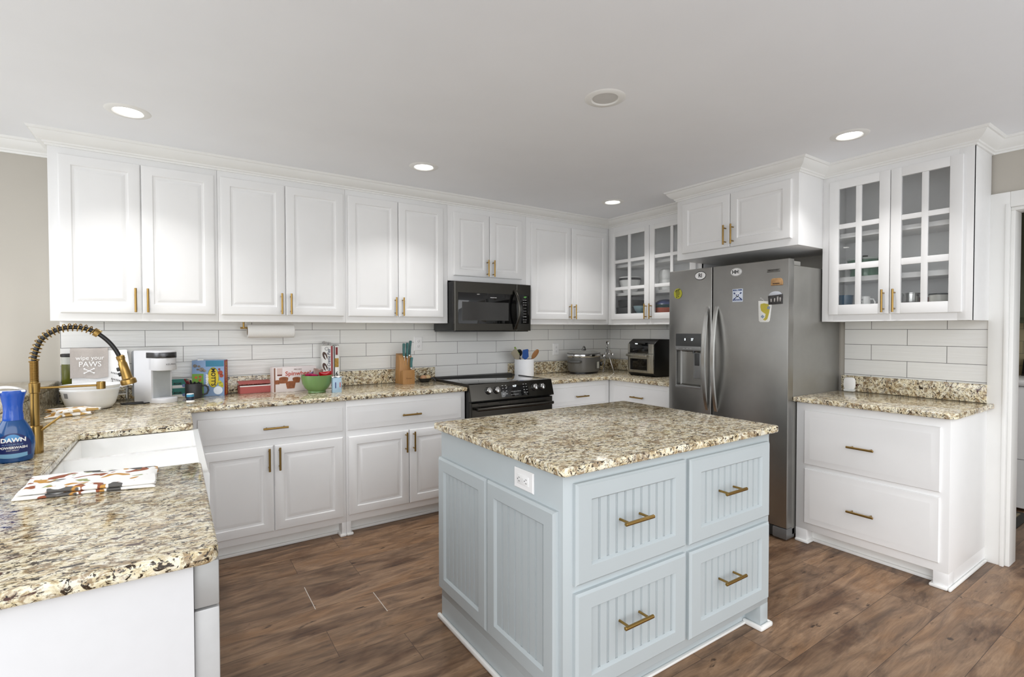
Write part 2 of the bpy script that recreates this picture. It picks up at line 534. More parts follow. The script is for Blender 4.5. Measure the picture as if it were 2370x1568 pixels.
# tiled backsplashes (uv in metres so the running bond lines up)
def tile_slab(name, label, boxes, ufun, mat=None):
    mb = MB()
    for b in boxes: mb.box(*b)
    o = mb.build(name, mat or TILE, smooth=0)
    uvl = o.data.uv_layers.new(name='metres')
    for p in o.data.polygons:
        for li in p.loop_indices:
            co = o.data.vertices[o.data.loops[li].vertex_index].co
            uvl.data[li].uv = (ufun(co), co.z - 1.0295 + 1.025)
    return tag(o, label, 'backsplash')
tile_slab('tile_backsplash', 'white subway tile backsplash along the long back wall behind the range', [(-4.44, -2.068, -.010, -.001, .914, 1.392), (-2.068, -1.326, -.010, -.001, .80, 1.392), (-1.326, -.001, -.010, -.001, .914, 1.392)], lambda c: c.x + 2.445 - .19925 + 20 * .3985)
tile_slab('tile_backsplash', 'short white subway tile backsplash in the corner behind the air fryer', [(-.010, -.001, -1.345, -.011, .914, 1.392)], lambda c: -c.y - .158 - .19925 + 20 * .3985)
tile_slab('tile_backsplash', 'white subway tile backsplash above the small counter right of the fridge', [(-.010, -.001, -3.03, -2.283, .914, 1.39)], lambda c: -c.y - 2.643 - .19925 + 20 * .3985)
for o in list(COL.objects):
    if o.name.startswith('tile_backsplash'): o['group'] = 'subway tile backsplashes'

# ------------------------------------------------------------------ countertops
CT, CB = .914, .884
def counter(name, label, pts, lips=(), loc=(0, 0, 0)):
    q = [(x - loc[0], y - loc[1]) for x, y in pts]
    t = tag(MB().prism(q, CB - loc[2], CT - loc[2], .007, 3).build(name, GRAN, loc=loc), label, 'countertop')
    for b, lab in lips:
        o = MB().box(0, b[1] - b[0], 0, b[3] - b[2], .0005, b[5] - b[4], .003).build('granite_splash', GRAN, loc=(b[0], b[2], b[4]))
        tag(o, lab, 'splash', 'granite splash strips')
    return t
def rounded(pts, i, r=.03, n=5):
    """round polygon corner i"""
    P = [Vector(p) for p in pts]; p = P[i]; a = (P[i - 1] - p).normalized(); b = (P[(i + 1) % len(P)] - p).normalized()
    out = []
    c = p + a * r + b * r
    for k in range(n + 1):
        t = k / n
        d = (-b * (1 - t) - a * t)
        d.normalize(); out.append(tuple(c + d * r))
    return pts[:i] + out + pts[i + 1:]
L = [(-4.47, -.011), (-4.47, -2.77), (-3.82, -2.77), (-3.82, -1.992), (-4.22, -1.985), (-4.22, -1.185), (-3.82, -1.185), (-3.82, -.644), (-2.097, -.644), (-2.097, -.011)]
L = rounded(L, 6, .02); L = rounded(L, 3, .015); L = rounded(L, 2, .03)
counter('countertop', 'long L-shaped speckled granite countertop with the sink cut-out', L, [((-4.445, -2.067, -.031, -.0105, CT, 1.022), 'long granite splash strip under the back wall tile, left of the range'), ((-4.474, -4.450, -2.76, -.032, CT, 1.016), 'granite splash strip on the half wall under the raised ledge')], (-4.47, -.644, CB))
counter('countertop', 'corner granite countertop under the slow cooker and air fryer', [(-1.322, -.011), (-1.322, -.644), (-.655, -.644), (-.655, -1.338), (-.011, -1.338), (-.011, -.011)], [((-1.326, -.0105, -.031, -.0105, CT, 1.024), 'granite splash strip behind the utensil crock and slow cooker'), ((-.031, -.0105, -1.33, -.0315, CT, 1.024), 'granite splash strip behind the air fryer')], (-1.322, -1.338, CB))
R = [(-.011, -2.262), (-.655, -2.262), (-.655, -3.06), (-.0, -3.06), (-.0, -3.032), (-.011, -3.032)]
R = rounded(R, 3, .01); R = rounded(R, 2, .045)
counter('countertop', 'small granite countertop right of the fridge over two drawers', R, [((-.033, -.0105, -3.028, -2.272, CT, 1.02), 'granite splash strip on the small counter right of the fridge')], (-.655, -3.06, CB))
I = [(-2.903, -2.721), (-1.659, -2.721), (-1.659, -1.781), (-2.903, -1.781)]
for k in (3, 2, 1, 0): I = rounded(I, k, .022)
counter('countertop', 'square granite countertop on the blue grey island', I, (), (-2.903, -2.721, CB))
for o in list(COL.objects):
    if o.name.startswith('countertop'): o['group'] = 'granite countertops'
lg = MB().box(-4.83, -4.448, -2.78, -.011, 1.017, 1.047, .006, 3)
tag(lg.build('granite_ledge', GRAN), 'raised granite ledge on the half wall left of the faucet', 'ledge')

# ------------------------------------------------------------------ cabinets
RAISED = [(0, 0), (0, -.014), (.0035, -.018), (.009, -.020), (.053, -.020), (.058, -.0135), (.064, -.0125), (.068, -.0125), (.084, -.0185), (.090, -.0192)]
SLAB = [(0, 0), (0, -.010), (.003, -.013), (.010, -.0135), (.036, -.0195), (.040, -.020)]

def handle(parent, axis, cx, cz, y=-.020, length=.137, post=.096, out=.034, r=.0062):
    mb = MB()
    h = length / 2
    if axis == 'x':
        mb.cyl((cx - h, y - out, cz), (cx + h, y - out, cz), r, 16, .001)
        for s in (-1, 1): mb.cyl((cx + s * post / 2, y + .001, cz), (cx + s * post / 2, y - out, cz), .0045, 12)
    else:
        mb.cyl((cx, y - out, cz - h), (cx, y - out, cz + h), r, 16, .001)
        for s in (-1, 1): mb.cyl((cx, y + .001, cz + s * post / 2), (cx, y - out, cz + s * post / 2), .0045, 12)
    return mb.build('handle', BRASS, parent, label='brushed brass bar handle')

class Cab:
    """wall 'B' faces -y with u = x; wall 'R' faces -x with u = -y"""
    def __init__(s, name, label, cat, wall, u0, u1, zb, zt, face, depth, group=None):
        loc = (u0, face, zb) if wall == 'B' else (face, -u0, zb)
        s.t = thing(name, label, cat, loc, 0 if wall == 'B' else -PI / 2, group)
        s.u0, s.zb, s.w, s.h, s.d = u0, zb, u1 - u0, zt - zb, depth
    def box_body(s, mat=None, name='carcass', b=.002):
        MB().box(0, s.w, 0, s.d, 0, s.h, b).build(name, mat or WHITE, s.t)
    def door(s, u0, u1, z0, z1, prof=RAISED, hside=None, hz=None, name='door', mat=None, hx=None):
        a, b, c, d = u0 - s.u0, u1 - s.u0, z0 - s.zb, z1 - s.zb
        p = MB().panel(a, b, c, d, prof).build(name, mat or WHITE, s.t, smooth=20)
        if hside == 'L': handle(p, 'z', a + .026, hz - s.zb)
        if hside == 'R': handle(p, 'z', b - .026, hz - s.zb)
        if hside == 'X': handle(p, 'x', (hx if hx is not None else (u0 + u1) / 2) - s.u0, (hz if hz is not None else (z0 + z1) / 2) - s.zb)
        return p
    def glass_door(s, u0, u1, z0, z1, cols, rows, hside, hz):
        a, b, c, d = u0 - s.u0, u1 - s.u0, z0 - s.zb, z1 - s.zb
        cols = [(p - s.u0, q - s.u0) for p, q in cols]; rows = [(p - s.zb, q - s.zb) for p, q in rows]
        mb = MB()
        xs = [a, cols[0][0], cols[-1][1], b]; zs = [c, rows[0][0], rows[-1][1], d]
        mb.box(a, xs[1], -.020, 0, c, d, .002); mb.box(xs[2], b, -.020, 0, c, d, .002)
        mb.box(xs[1], xs[2], -.0195, 0, c, zs[1], .0015); mb.box(xs[1], xs[2], -.0195, 0, zs[2], d, .0015)
        for (p, q), (p2, q2) in zip(cols, cols[1:]): mb.box(q, p2, -.017, -.003, zs[1], zs[2], .003)
        for (p, q), (p2, q2) in zip(rows, rows[1:]): mb.box(xs[1], xs[2], -.0165, -.003, q, p2, .003)
        o = mb.build('door', WHITE, s.t)
        MB().box(xs[1] - .004, xs[2] + .004, -.0075, -.0045, zs[1] - .004, zs[2] + .004).build('glass_pane', GLASS, o, smooth=0)
        handle(o, 'z', (b - .026) if hside == 'R' else (a + .026), hz - s.zb)
        return o

UP = 'white upper cabinets'
HZU = 1.510
def upper(label, u0, u1, zb, zt, doors, hz=HZU, dz=(1.434, 2.291), wall='B', face=UF, depth=.270, group=UP):
    c = Cab('upper_cabinet', label, 'cabinet', wall, u0, u1, zb, zt, face, depth, group)
    c.box_body()
    for (a, b), h in zip(doors, 'RL'): c.door(a, b, dz[0], dz[1], RAISED, h, hz)
    return c
upper('white two-door upper cabinet at the left end, above the faucet', -4.44, -3.6575, 1.390, 2.335, [(-4.397, -4.041), (-4.036, -3.673)])
upper('white two-door upper cabinet above the paper towel roll', -3.6565, -2.8755, 1.390, 2.335, [(-3.641, -3.272), (-3.267, -2.890)])
upper('white two-door upper cabinet just left of the microwave', -2.8745, -2.0745, 1.388, 2.335, [(-2.860, -2.491), (-2.486, -2.116)])
upper('short white two-door upper cabinet above the microwave', -2.0735, -1.3105, 1.730, 2.335, [(-2.027, -1.694), (-1.689, -1.360)], 1.845, (1.772, 2.282))
upper('white two-door upper cabinet right of the microwave in the corner', -1.3095, -.3085, 1.382, 2.335, [(-1.263, -.803), (-.797, -.346)], 1.500, (1.427, 2.283))
upper('short white two-door cabinet hung above the fridge', 1.347, 2.268, 1.872, 2.335, [(1.402, 1.803), (1.808, 2.229)], 2.003, (1.918, 2.294), 'R', FF, .617)

def glass_cab(label, u0, u1, zb, zt, doors, cols, rows, shelves, hz, dz):
    c = Cab('glass_front_cabinet', label, 'cabinet', 'R', u0, u1, zb, zt, RF, .296, 'white glass-front cabinets')
    w, h, d, t = c.w, c.h, c.d, .018
    mb = MB()
    mb.box(0, t, .0, d, 0, h, .001); mb.box(w - t, w, .0, d, 0, h, .001)
    mb.box(t, w - t, .02, d, 0.02, .038); mb.box(t, w - t, .02, d, h - t, h); mb.box(t, w - t, d - .008, d, .038, h - t)
    mb.build('carcass', SHELFW, c.t)
    f = MB()
    a, b = doors[0][0] - u0 + .02, doors[1][1] - u0 - .02
    lo, hi = dz[0] - zb + .02, dz[1] - zb - .02
    f.box(0, a, -.001, .019, 0, h, .001); f.box(b, w, -.001, .019, 0, h, .001)
    f.box(a, b, -.001, .019, 0, lo); f.box(a, b, -.001, .019, hi, h)
    f.box((a + b) / 2 - .02, (a + b) / 2 + .02, 0, .018, lo, hi)
    f.build('face_frame', WHITE, c.t)
    for z0, z1 in shelves:
        MB().box(t, w - t, .035, d - .009, z0 - zb, z1 - zb, .002).build('shelf', SHELFW, c.t)
    for (p, q), cc, hs in zip(doors, cols, 'RL'): c.glass_door(p, q, dz[0], dz[1], cc, rows, hs, hz)
    return c
glass_cab('white glass-front cabinet with mullioned doors, partly behind the fridge', .2820, 1.3468, 1.381, 2.335, [(.332, .812), (.817, 1.302)], [[(.385, .553), (.587, .757)], [(.873, 1.043), (1.073, 1.243)]],
          [(1.486, 1.712), (1.743, 1.972), (2.003, 2.229)], [(1.662, 1.690), (1.935, 1.962)], 1.500, (1.431, 2.276))
glass_cab('white glass-front cabinet with mullioned doors beside the doorway', 2.2682, 3.030, 1.388, 2.335, [(2.317, 2.652), (2.656, 2.987)], [[(2.372, 2.468), (2.501, 2.596)], [(2.709, 2.804), (2.836, 2.931)]],
          [(1.495, 1.718), (1.757, 1.981), (2.012, 2.238)], [(1.645, 1.676), (1.928, 1.957)], 1.509, (1.433, 2.291))

# base cabinets -----------------------------------------------------
def base(label, wall, u0, u1, face, depth, feet=(), toe=.075, group='white base cabinets', rail=.088, shoe_side=False, shoes=True):
    c = Cab('base_cabinet', label, 'cabinet', wall, u0, u1, 0, CB - .001, face, depth, group)
    w = c.w
    mb = MB()
    mb.box(0, w, 0, depth, rail, c.h, .002)
    mb.build('carcass', WHITE, c.t)
    k = MB()
    k.box(.002, w - .002, toe, depth, 0, rail)
    k.box(.002, w - .002, toe - .016, toe, 0, .018, .004)
    k.build('toe_board', TRIMW, c.t)
    for a, b in feet:
        f = MB().box(a - u0, b - u0, 0, toe + .01, 0, rail + .001, .001).build('foot', WHITE, c.t)
        if shoes: MB().box(max(0, a - u0 - .014), min(w, b - u0 + .014), -.014, toe + .008, 0, .017, .006).build('shoe_moulding', TRIMW, f)
    return c
BF = -.606
c = base('white base cabinet between the sink and the middle foot, two doors under one drawer', 'B', -3.858, -2.9725, BF, .59, feet=[(-3.0, -2.973)])
c.door(-3.787, -2.992, .687, .837, SLAB, 'X', .757, 'drawer', hx=-3.392)
c.door(-3.787, -3.4025, .132, .649, RAISED, 'R', .570)
c.door(-3.3975, -2.993, .132, .649, RAISED, 'L', .570)
c = base('white base cabinet left of the range, two doors under one drawer', 'B', -2.9715, -2.098, BF, .59, feet=[(-2.9715, -2.942)])
c.door(-2.962, -2.134, .686, .840, SLAB, 'X', .756, 'drawer', hx=-2.534)
c.door(-2.958, -2.545, .134, .646, RAISED, 'R', .567)
c.door(-2.540, -2.134, .134, .646, RAISED, 'L', .567)
c = base('white base cabinet right of the range with one wide drawer showing', 'B', -1.322, -.617, BF, .59)
c.door(-1.302, -.672, .687, .842, SLAB, 'X', .762, 'drawer', hx=-.975)
c.door(-1.302, -.992, .134, .646, RAISED, 'R', .567)
c.door(-.987, -.672, .134, .646, RAISED, 'L', .567)
c = base('white base cabinet left of the fridge with one drawer showing', 'R', .6075, 1.338, -.615, .60)
c.door(.672, 1.318, .687, .842, SLAB, 'X', .762, 'drawer', hx=.972)
c.door(.672, .993, .134, .646, RAISED, 'R', .567)
c.door(.998, 1.318, .134, .646, RAISED, 'L', .567)
c = base('white base cabinet of two wide drawers beside the doorway', 'R', 2.266, 3.030, -.615, .614, feet=[(2.266, 2.333), (2.966, 3.030)], rail=.083)
MB().box(c.w - .004, c.w - .0005, .086, c.d, 0, .09).build('side_panel', WHITE, c.t)
MB().box(c.w, c.w + .014, -.014, c.d - .026, 0, .017, .006).build('shoe_moulding', TRIMW, c.t)
c.door(2.318, 2.993, .499, .835, SLAB, 'X', .658, 'drawer', hx=2.640)
c.door(2.321, 2.992, .131, .471, SLAB, 'X', .284, 'drawer', hx=2.643)
c = Cab('base_cabinet', 'white sink base cabinet under the farmhouse sink', 'cabinet', 'B', -4.47, -3.862, 0, CB - .001, -1.145, .49, 'white base cabinets')
MB().box(0, c.w, 0, c.d, 0, c.h).build('carcass', WHITE, c.t)
MB().box(0, c.w, -.87, -.8705 + .02, 0, .60).build('side_panel', WHITE, c.t)
# cabinet end at the near end of the peninsula
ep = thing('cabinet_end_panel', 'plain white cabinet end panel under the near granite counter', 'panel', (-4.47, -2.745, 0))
MB().box(0, .607, 0, .02, 0, CB - .001, .001).build('panel', M('white panel darkened for light', (211, 211, 213), .4, vary=.012), ep)  # panel white darkened in its colour to offset the strong light on it
# dishwasher beside it, only the edge of its door shows
dw = thing('dishwasher', 'dishwasher at the counter end, only its grey door edge showing', 'dishwasher', (-4.45, -2.722, 0))
MB().box(0, .575, 0, .60, .02, .875).build('tub', DARKG, dw)
DWM = M('dishwasher door edge', (190, 190, 190), .4, metal=.25)
MB().box(.5873, .632, -.002, .598, .09, .776, .003).build('door', DWM, dw)
MB().box(.5873, .632, -.002, .598, .780, .873, .003).build('control_panel', M('dishwasher panel edge', (172, 172, 171), .4, metal=.25), dw)

# ------------------------------------------------------------------ island
isl = thing('kitchen_island', 'blue grey kitchen island cabinet with beadboard fronts', 'kitchen island', (-2.868, -2.678, 0))
IW, IDp = 1.196, .878
mb = MB()
mb.box(0, IW, 0, IDp, .106, CB - .001, .002)
mb.box(0, .06, 0, IDp, 0, .107); mb.box(IW - .06, IW, 0, .07, 0, .107, .001); mb.box(IW - .06, IW, .07, IDp, 0, .107)
mb.box(.06, IW - .06, .075, IDp, 0, .107)
mb.build('carcass', ISL, isl)
sh = MB()
sh.box(-.018, 0, -.018, IDp + .018, 0, .022, .008)
sh.box(-.018, .075, -.018, 0, 0, .022, .008)
sh.box(IW - .075, IW + .018, -.018, 0, 0, .022, .008); sh.box(IW, IW + .018, -.018, IDp + .018, 0, .022, .008)
sh.box(IW - .077, IW - .06, -.016, .075, 0, .022, .006)
sh.box(.06, IW - .06, .060, .075, 0, .012, .004)
sh.build('shoe_moulding', TRIMW, isl, label='white shoe moulding')
def bead_front(x0, x1, z0, z1, fr=.066, frz=.060, name='drawer', p=.0395):
    """frame and beadboard panel facing -y with the back at y = 0"""
    mb = MB()
    T = -.020
    prof = [(0, 0), (0, -.013), (.005, -.016), (.009, -.020), (fr - .004, -.020), (fr, -.016), (fr + .004, -.010)]
    rs = []
    for i, y in prof:
        k = i * frz / fr
        rs.append([(x0 + i, y, z0 + k), (x1 - i, y, z0 + k), (x1 - i, y, z1 - k), (x0 + i, y, z1 - k)])
    mb.rings(rs, True, False)
    a, b = x0 + fr + .004, x1 - fr - .004
    lo, hi = z0 + (fr + .004) * frz / fr, z1 - (fr + .004) * frz / fr
    n = max(2, round((b - a) / p)); q = (b - a) / n
    pts = []
    for k in range(n):
        o = a + k * q
        pts += [(o, -.010), (o + q - .0105, -.010), (o + q - .0085, -.005), (o + q - .0065, -.0100), (o + q - .0045, -.0100), (o + q - .0022, -.005)]
    pts.append((b, -.010))
    lo_v = [mb.bm.verts.new((x, y, lo)) for x, y in pts]; hi_v = [mb.bm.verts.new((x, y, hi)) for x, y in pts]
    for i in range(len(pts) - 1): mb.bm.faces.new((lo_v[i], lo_v[i + 1], hi_v[i + 1], hi_v[i]))
    return mb
ox = 2.868
for x0, x1, z0, z1, hx, hz in ((-2.827, -2.277, .514, .846, -2.575, .690), (-2.253, -1.695, .510, .842, -2.009, .686), (-2.827, -2.275, .148, .487, -2.576, .338), (-2.251, -1.694, .140, .482, -2.006, .325)):
    o = bead_front(x0 + ox, x1 + ox, z0, z1, .068).build('drawer', ISL, isl, smooth=20)
    handle(o, 'x', hx + ox, hz, -.0095, .139, .098, .048, .0065)
for u0, u1 in ((1.802, 2.229), (2.234, 2.658)):
    o = bead_front(0, u1 - u0, .152, .757, .060).build('end_panel', ISL, isl, smooth=20)
    o.location = (0, 2.678 - u0, 0); o.rotation_euler = (0, 0, -PI / 2)

def outlet(name, parent, horizontal=False, gfci=False):
    """cover plate in the xz plane facing -y, centre at the origin"""
    w, h = (.116, .072) if horizontal else (.072, .116)
    pl = MB().panel(-w / 2, w / 2, -h / 2, h / 2, [(0, 0), (0, -.003), (.004, -.0065)]).build(name, PLASTW, parent)
    Rm = Matrix.Rotation(PI / 2, 4, 'Y') if horizontal else Matrix.Identity(4)
    if gfci:
        MB().box(-.017, .017, -.0095, -.006, -.034, .034, .002, mat=Rm).build('socket', PLASTW, pl)
        MB().box(-.008, .008, -.0108, -.009, -.007, -.001, .001, mat=Rm).box(-.008, .008, -.0108, -.009, .001, .007, .001, mat=Rm).build('button', M('outlet button', (222, 222, 222), .4), pl)
    else:
        for s in (-1, 1): MB().box(-.0165, .0165, -.009, -.006, s * .0195 - .014, s * .0195 + .014, .003, mat=Rm).build('socket', PLASTW, pl)
    sl = MB()
    for s in (-1, 1):
        zc = s * (.021 if gfci else .0195)
        for x in (-.0065, .0065): sl.box(x - .0008, x + .0008, -.0105, -.0085, zc - .003, zc + .005, mat=Rm)
        sl.box(-.0018, .0018, -.0105, -.0085, zc - .010, zc - .007, mat=Rm)
    sl.build('slots', M('slot shadow grey', (70, 70, 70), .6), pl)
    for s in (-1, 1): MB().lathe([(.0028, 0), (.0024, .0012)], seg=10, mat=Rm @ Matrix.Translation((0, -.0062, s * h * (0.42 if not horizontal else 0))) @ Matrix.Rotation(PI / 2, 4, 'X')).build('screw', PLASTW, pl) if not horizontal else None
    return pl
o = outlet('outlet', isl, True, True)
o.location = (-.001, 2.678 - 2.468, .812); o.rotation_euler = (0, 0, -PI / 2); o['label'] = 'white outlet with cover plate'
for x, z, lab in ((-2.212, 1.221, 'white outlet cover plate on the tile behind the knife block'), (-.758, 1.142, 'white outlet cover plate on the tile left of the slow cooker')):
    o = outlet('wall_outlet', None); o.location = (x, -.0105, z); tag(o, lab, 'outlet', 'outlets on the tile')

# ------------------------------------------------------------------ recessed lamps
def downlight(label, x, y, lit=True):
    t = thing('recessed_light', label, 'ceiling light', (x, y, ZC), 0, 'recessed ceiling lights')
    MB().lathe([(.058, .004), (.058, -.002), (.064, -.006), (.088, -.004), (.094, 0)], cap0=False, cap1=False, seg=48).build('trim_ring', TRIMW, t)
    MB().lathe([(.0585, -.0012), (.001, -.0030)], cap0=False, cap1=True, seg=40).build('lens', LENS if lit else M('unlit lens', (205, 204, 202), .5), t)
    if lit: area_light('lamp_light', (0, 0, -.008), .11, LAMP_W, parent=t, spread=110)
    return t
downlight('lit recessed light over the sink, leftmost of the four lit ones', -4.062, -.815)
downlight('lit recessed light in front of the middle of the back cabinets', -2.518, -.830)
downlight('lit recessed light in the far corner, smallest of the four lit ones', -.822, -.850)
downlight('lit recessed light in front of the right glass cabinet', -.795, -2.625)
downlight('unlit round recessed fixture in the ceiling above the island', -2.228, -2.205, False)
# unseen lamps added behind and left of the view for more light
for lab, x, y in (('added unseen recessed light behind the viewer, middle of the room', -2.5, -4.15), ('added unseen recessed light over the peninsula ledge', -4.95, -2.6)):
    downlight(lab, x, y)
downlight('added unseen recessed light in the laundry room ceiling', .95, -3.35)  # unseen lamp added to brighten the laundry room
# ------------------------------------------------------------------ sink, faucet
sk = thing('farmhouse_sink', 'white double-bowl apron-front farmhouse sink set in the granite', 'sink', (-4.24, -2.01, 0))
SX, SY = .442, .85                     # inside the granite cut-out; apron front at local x = .442
def bowl(mb, x0, x1, y0, y1, zt, zb):
    r = []
    for i, z in ((0, zt), (.004, zt - .006), (.008, zb + .03), (.02, zb + .008), (.05, zb)):
        r.append([(x0 + i, y0 + i, z), (x1 - i, y0 + i, z), (x1 - i, y1 - i, z), (x0 + i, y1 - i, z)])
    return mb.rings(r, False, True)
b = MB()
zt = CB - .002
b.rings([[(0, 0, .63), (SX, 0, .63), (SX, SY, .63), (0, SY, .63)], [(0, 0, zt - .006), (SX, 0, zt - .006), (SX, SY, zt - .006), (0, SY, zt - .006)], [(.004, .004, zt), (SX - .004, .004, zt), (SX - .004, SY - .004, zt), (.004, SY - .004, zt)]], True, False)
# rim between the outer edge and the two bowls
ys = [.004, .025, .425, .455, SY - .025, SY - .004]; xs = [.004, .022, SX - .024, SX - .004]
V = {(i, j): b.bm.verts.new((x, y, zt)) for i, x in enumerate(xs) for j, y in enumerate(ys)}
for i in range(3):
    for j in range(5):
        if i == 1 and j in (1, 3): continue
        b.bm.faces.new((V[i, j], V[i + 1, j], V[i + 1, j + 1], V[i, j + 1]))
bowl(b, xs[1], xs[2], ys[1], ys[2], zt, .68); bowl(b, xs[1], xs[2], ys[3], ys[4], zt, .68)
bmesh.ops.remove_doubles(b.bm, verts=b.bm.verts, dist=.0001)
b.build('basin', FIRECLAY, sk)
for y in (.225, .64):
    MB().lathe([(.042, .6805), (.042, .683), (.030, .683), (.028, .681)], (.22, y, 0), 28).build('drain', CHROME, sk)

fa = thing('faucet', 'brushed brass kitchen faucet with coiled spring hose over the sink', 'faucet', (-4.294, -1.535, CT))
MB().lathe([(.021, 0), (.021, .092), (.019, .096), (.0125, .097)], seg=32).build('base', BRASS, fa)
MB().cyl((0, 0, .09), (0, 0, .25), .0125, 24).build('column', BRASS, fa)
MB().lathe([(.0125, .209), (.0155, .211), (.0155, .244), (.0125, .246)], seg=32).build('collar', BRASS, fa)
ri = MB()
for k in range(19): ri.lathe([(.0108, 0), (.0126, .0012), (.0126, .0024), (.0108, .0036)], (0, 0, .250 + k * .0038), 24, cap0=False, cap1=False)
ri.cyl((0, 0, .246), (0, 0, .322), .0108, 20)
ri.build('ribbed_sleeve', BRASS, fa)
# path of the hose: up, over and down towards the head
key = [(.000, .318), (.001, .335), (.008, .366), (.021, .396), (.045, .419), (.072, .433), (.100, .438), (.128, .436), (.153, .428), (.178, .412), (.205, .384), (.224, .354), (.236, .326), (.238, .318)]
def spline(keys, n):
    out = []
    K = [Vector((k[0], 0, k[1])) for k in keys]
    m_ = len(K) - 1
    for s in range(n + 1):
        t = s / n * m_; i = min(int(t), m_ - 1); f = t - i
        p0, p1, p2, p3 = K[max(i - 1, 0)], K[i], K[i + 1], K[min(i + 2, m_)]
        out.append(.5 * ((2 * p1) + (p2 - p0) * f + (2 * p0 - 5 * p1 + 4 * p2 - p3) * f * f + (3 * p1 - p0 - 3 * p2 + p3) * f ** 3))
    return out
hp = spline(key, 120)
MB().tube(hp[:], .0074, 14).build('hose', BLACK, fa)
end = 78                                # spring stops here and winds tight
coil = []
L_ = [0]
for i in range(1, len(hp)): L_.append(L_[-1] + (hp[i] - hp[i - 1]).length)
def at_len(d):
    for i in range(1, len(hp)):
        if L_[i] >= d:
            f = (d - L_[i - 1]) / (L_[i] - L_[i - 1]); return hp[i - 1].lerp(hp[i], f), (hp[i] - hp[i - 1]).normalized()
    return hp[-1], (hp[-1] - hp[-2]).normalized()
tot = L_[end]; turns = 17
for k in range(turns * 22 + 1):
    d = tot * k / (turns * 22)
    p, t = at_len(d); n = Vector((-t.z, 0, t.x)); y = Vector((0, 1, 0)); a = 2 * PI * k / 22
    coil.append(p + (n * math.cos(a) + y * math.sin(a)) * .0132)
for k in range(1, 5 * 22 + 1):
    p, t = at_len(tot + .0032 * k / 22); n = Vector((-t.z, 0, t.x)); a = 2 * PI * k / 22
    coil.append(p + (n * math.cos(a) + Vector((0, 1, 0)) * math.sin(a)) * .0128)
MB().tube(coil, .0019, 7).build('spring', BRASS, fa)
tilt = Matrix.Translation((.237, 0, .330)) @ Matrix.Rotation(math.radians(-14), 4, 'Y') @ Matrix.Rotation(PI, 4, 'X')
MB().lathe([(.0085, -.004), (.0135, 0), (.0135, .011), (.0118, .013), (.0118, .024), (.0138, .027), (.0155, .060), (.0165, .078), (.0175, .086), (.0240, .091), (.0250, .096), (.0250, .106), (.0225, .109), (.018, .1095)], seg=32, mat=tilt).build('spray_head', BRASS, fa)
for z in (.046, .066): MB().box(-.0225, -.0130, -.005, .005, z - .007, z + .007, .002, mat=tilt).build('spray_button', BLACK, fa)
MB().cyl((.014, 0, .226), (.170, 0, .226), .0042, 14).build('support_arm', BRASS, fa)
MB().lathe([(.0112, .212), (.0135, .213), (.0135, .238), (.0112, .239), (.0112, .212)], (.180, 0, 0), 28, cap0=False, cap1=False).build('hose_ring', BRASS, fa)
MB().cyl((.016, -.010, .078), (.072, -.012, .126), .0040, 14, .001).build('lever', BRASS, fa)

# ------------------------------------------------------------------ dish spray bottle
BLUE = M('translucent blue plastic', (38, 96, 206), .12, spec=.6, vary=.03)
BLUE2 = M('deep blue dish liquid', (22, 84, 150), .1, spec=.6, vary=.03)
sb = thing('spray_bottle', 'blue dish spray bottle with white trigger top beside the faucet', 'spray bottle', (-4.328, -1.645, CT), math.radians(6))
MB().lathe([(.040, 0), (.046, .004), (.049, .02), (.052, .055), (.050, .078), (.044, .100), (.035, .120), (.0265, .136)], seg=40, sy=.62).build('bottle', BLUE2, sb)
MB().lathe([(.0255, .135), (.025, .150), (.0235, .165), (.0245, .185), (.030, .215), (.033, .226), (.0325, .232)], seg=32, sy=.72).build('collar', BLUE, sb)
MB().grid(14, 8, lambda u, v: (-.062 + .094 * u, (-.5 + v) * .036 * (1 - .3 * (2 * u - 1) ** 6), .228 + .020 * math.sin(PI * min(1, .12 + u * .86)) ** .7 * (1 - .35 * (2 * v - 1) ** 2)), .0) \
    .prism([(-.050, -.012), (-.078, -.012), (-.078, .012), (-.050, .012)], .208, .238, .004) \
    .prism([(.032, -.018), (.026, .018), (-.06, .016), (-.064, -.016)], .226, .234, .003).build('trigger_top', PLASTW, sb)
# curved front label
def shell(mb, x0, x1, z0fn, z1fn, rfn, n=20, out=.0008, sy=.62):
    def f(u, v):
        x = x0 + (x1 - x0) * u; z = z0fn(x) + (z1fn(x) - z0fn(x)) * v
        r = rfn(z) + out
        return (x, -sy * math.sqrt(max(1e-6, r * r - x * x)), z)
    return mb.grid(n, 10, f)
def rb(z):
    P = [(0, .040), (.004, .046), (.02, .049), (.055, .052), (.078, .050), (.100, .044), (.120, .035), (.136, .0265)]
    for (a, b_), (c_, d_) in zip(P, P[1:]):
        if z <= c_: return b_ + (d_ - b_) * (z - a) / (c_ - a)
    return .0265
LAB = M('navy bottle label', (20, 40, 110), .35)
shell(MB(), -.043, .043, lambda x: .022 - .006 * math.cos(x / .043 * PI / 2), lambda x: .060 + .036 * math.cos(x / .043 * PI / 2) ** .6, rb).build('label', LAB, sb)
shell(MB(), -.034, .034, lambda x: .0195 - .004 * math.cos(x / .034 * PI / 2), lambda x: .032 - .002 * math.cos(x / .034 * PI / 2), rb, out=.0014).build('label_band', M('pale blue label band', (140, 196, 236), .4), sb)
shell(MB(), -.022, .022, lambda x: .070, lambda x: .070 + .022 * math.sqrt(max(0, 1 - (x / .022) ** 2)), rb, out=.0013).build('label_arc', M('sky blue label arc', (84, 160, 222), .4), sb)
def onbottle(o):
    for v in o.data.vertices:
        r = rb(max(0, v.co.z)) + .002
        v.co.y = -.62 * math.sqrt(max(1e-6, r * r - v.co.x ** 2)) + (v.co.y) * .5
    return o
onbottle(text('DAWN', .0185, INKW, sb, (.002, 0, .0735), sx=1.0, bold=.0006))
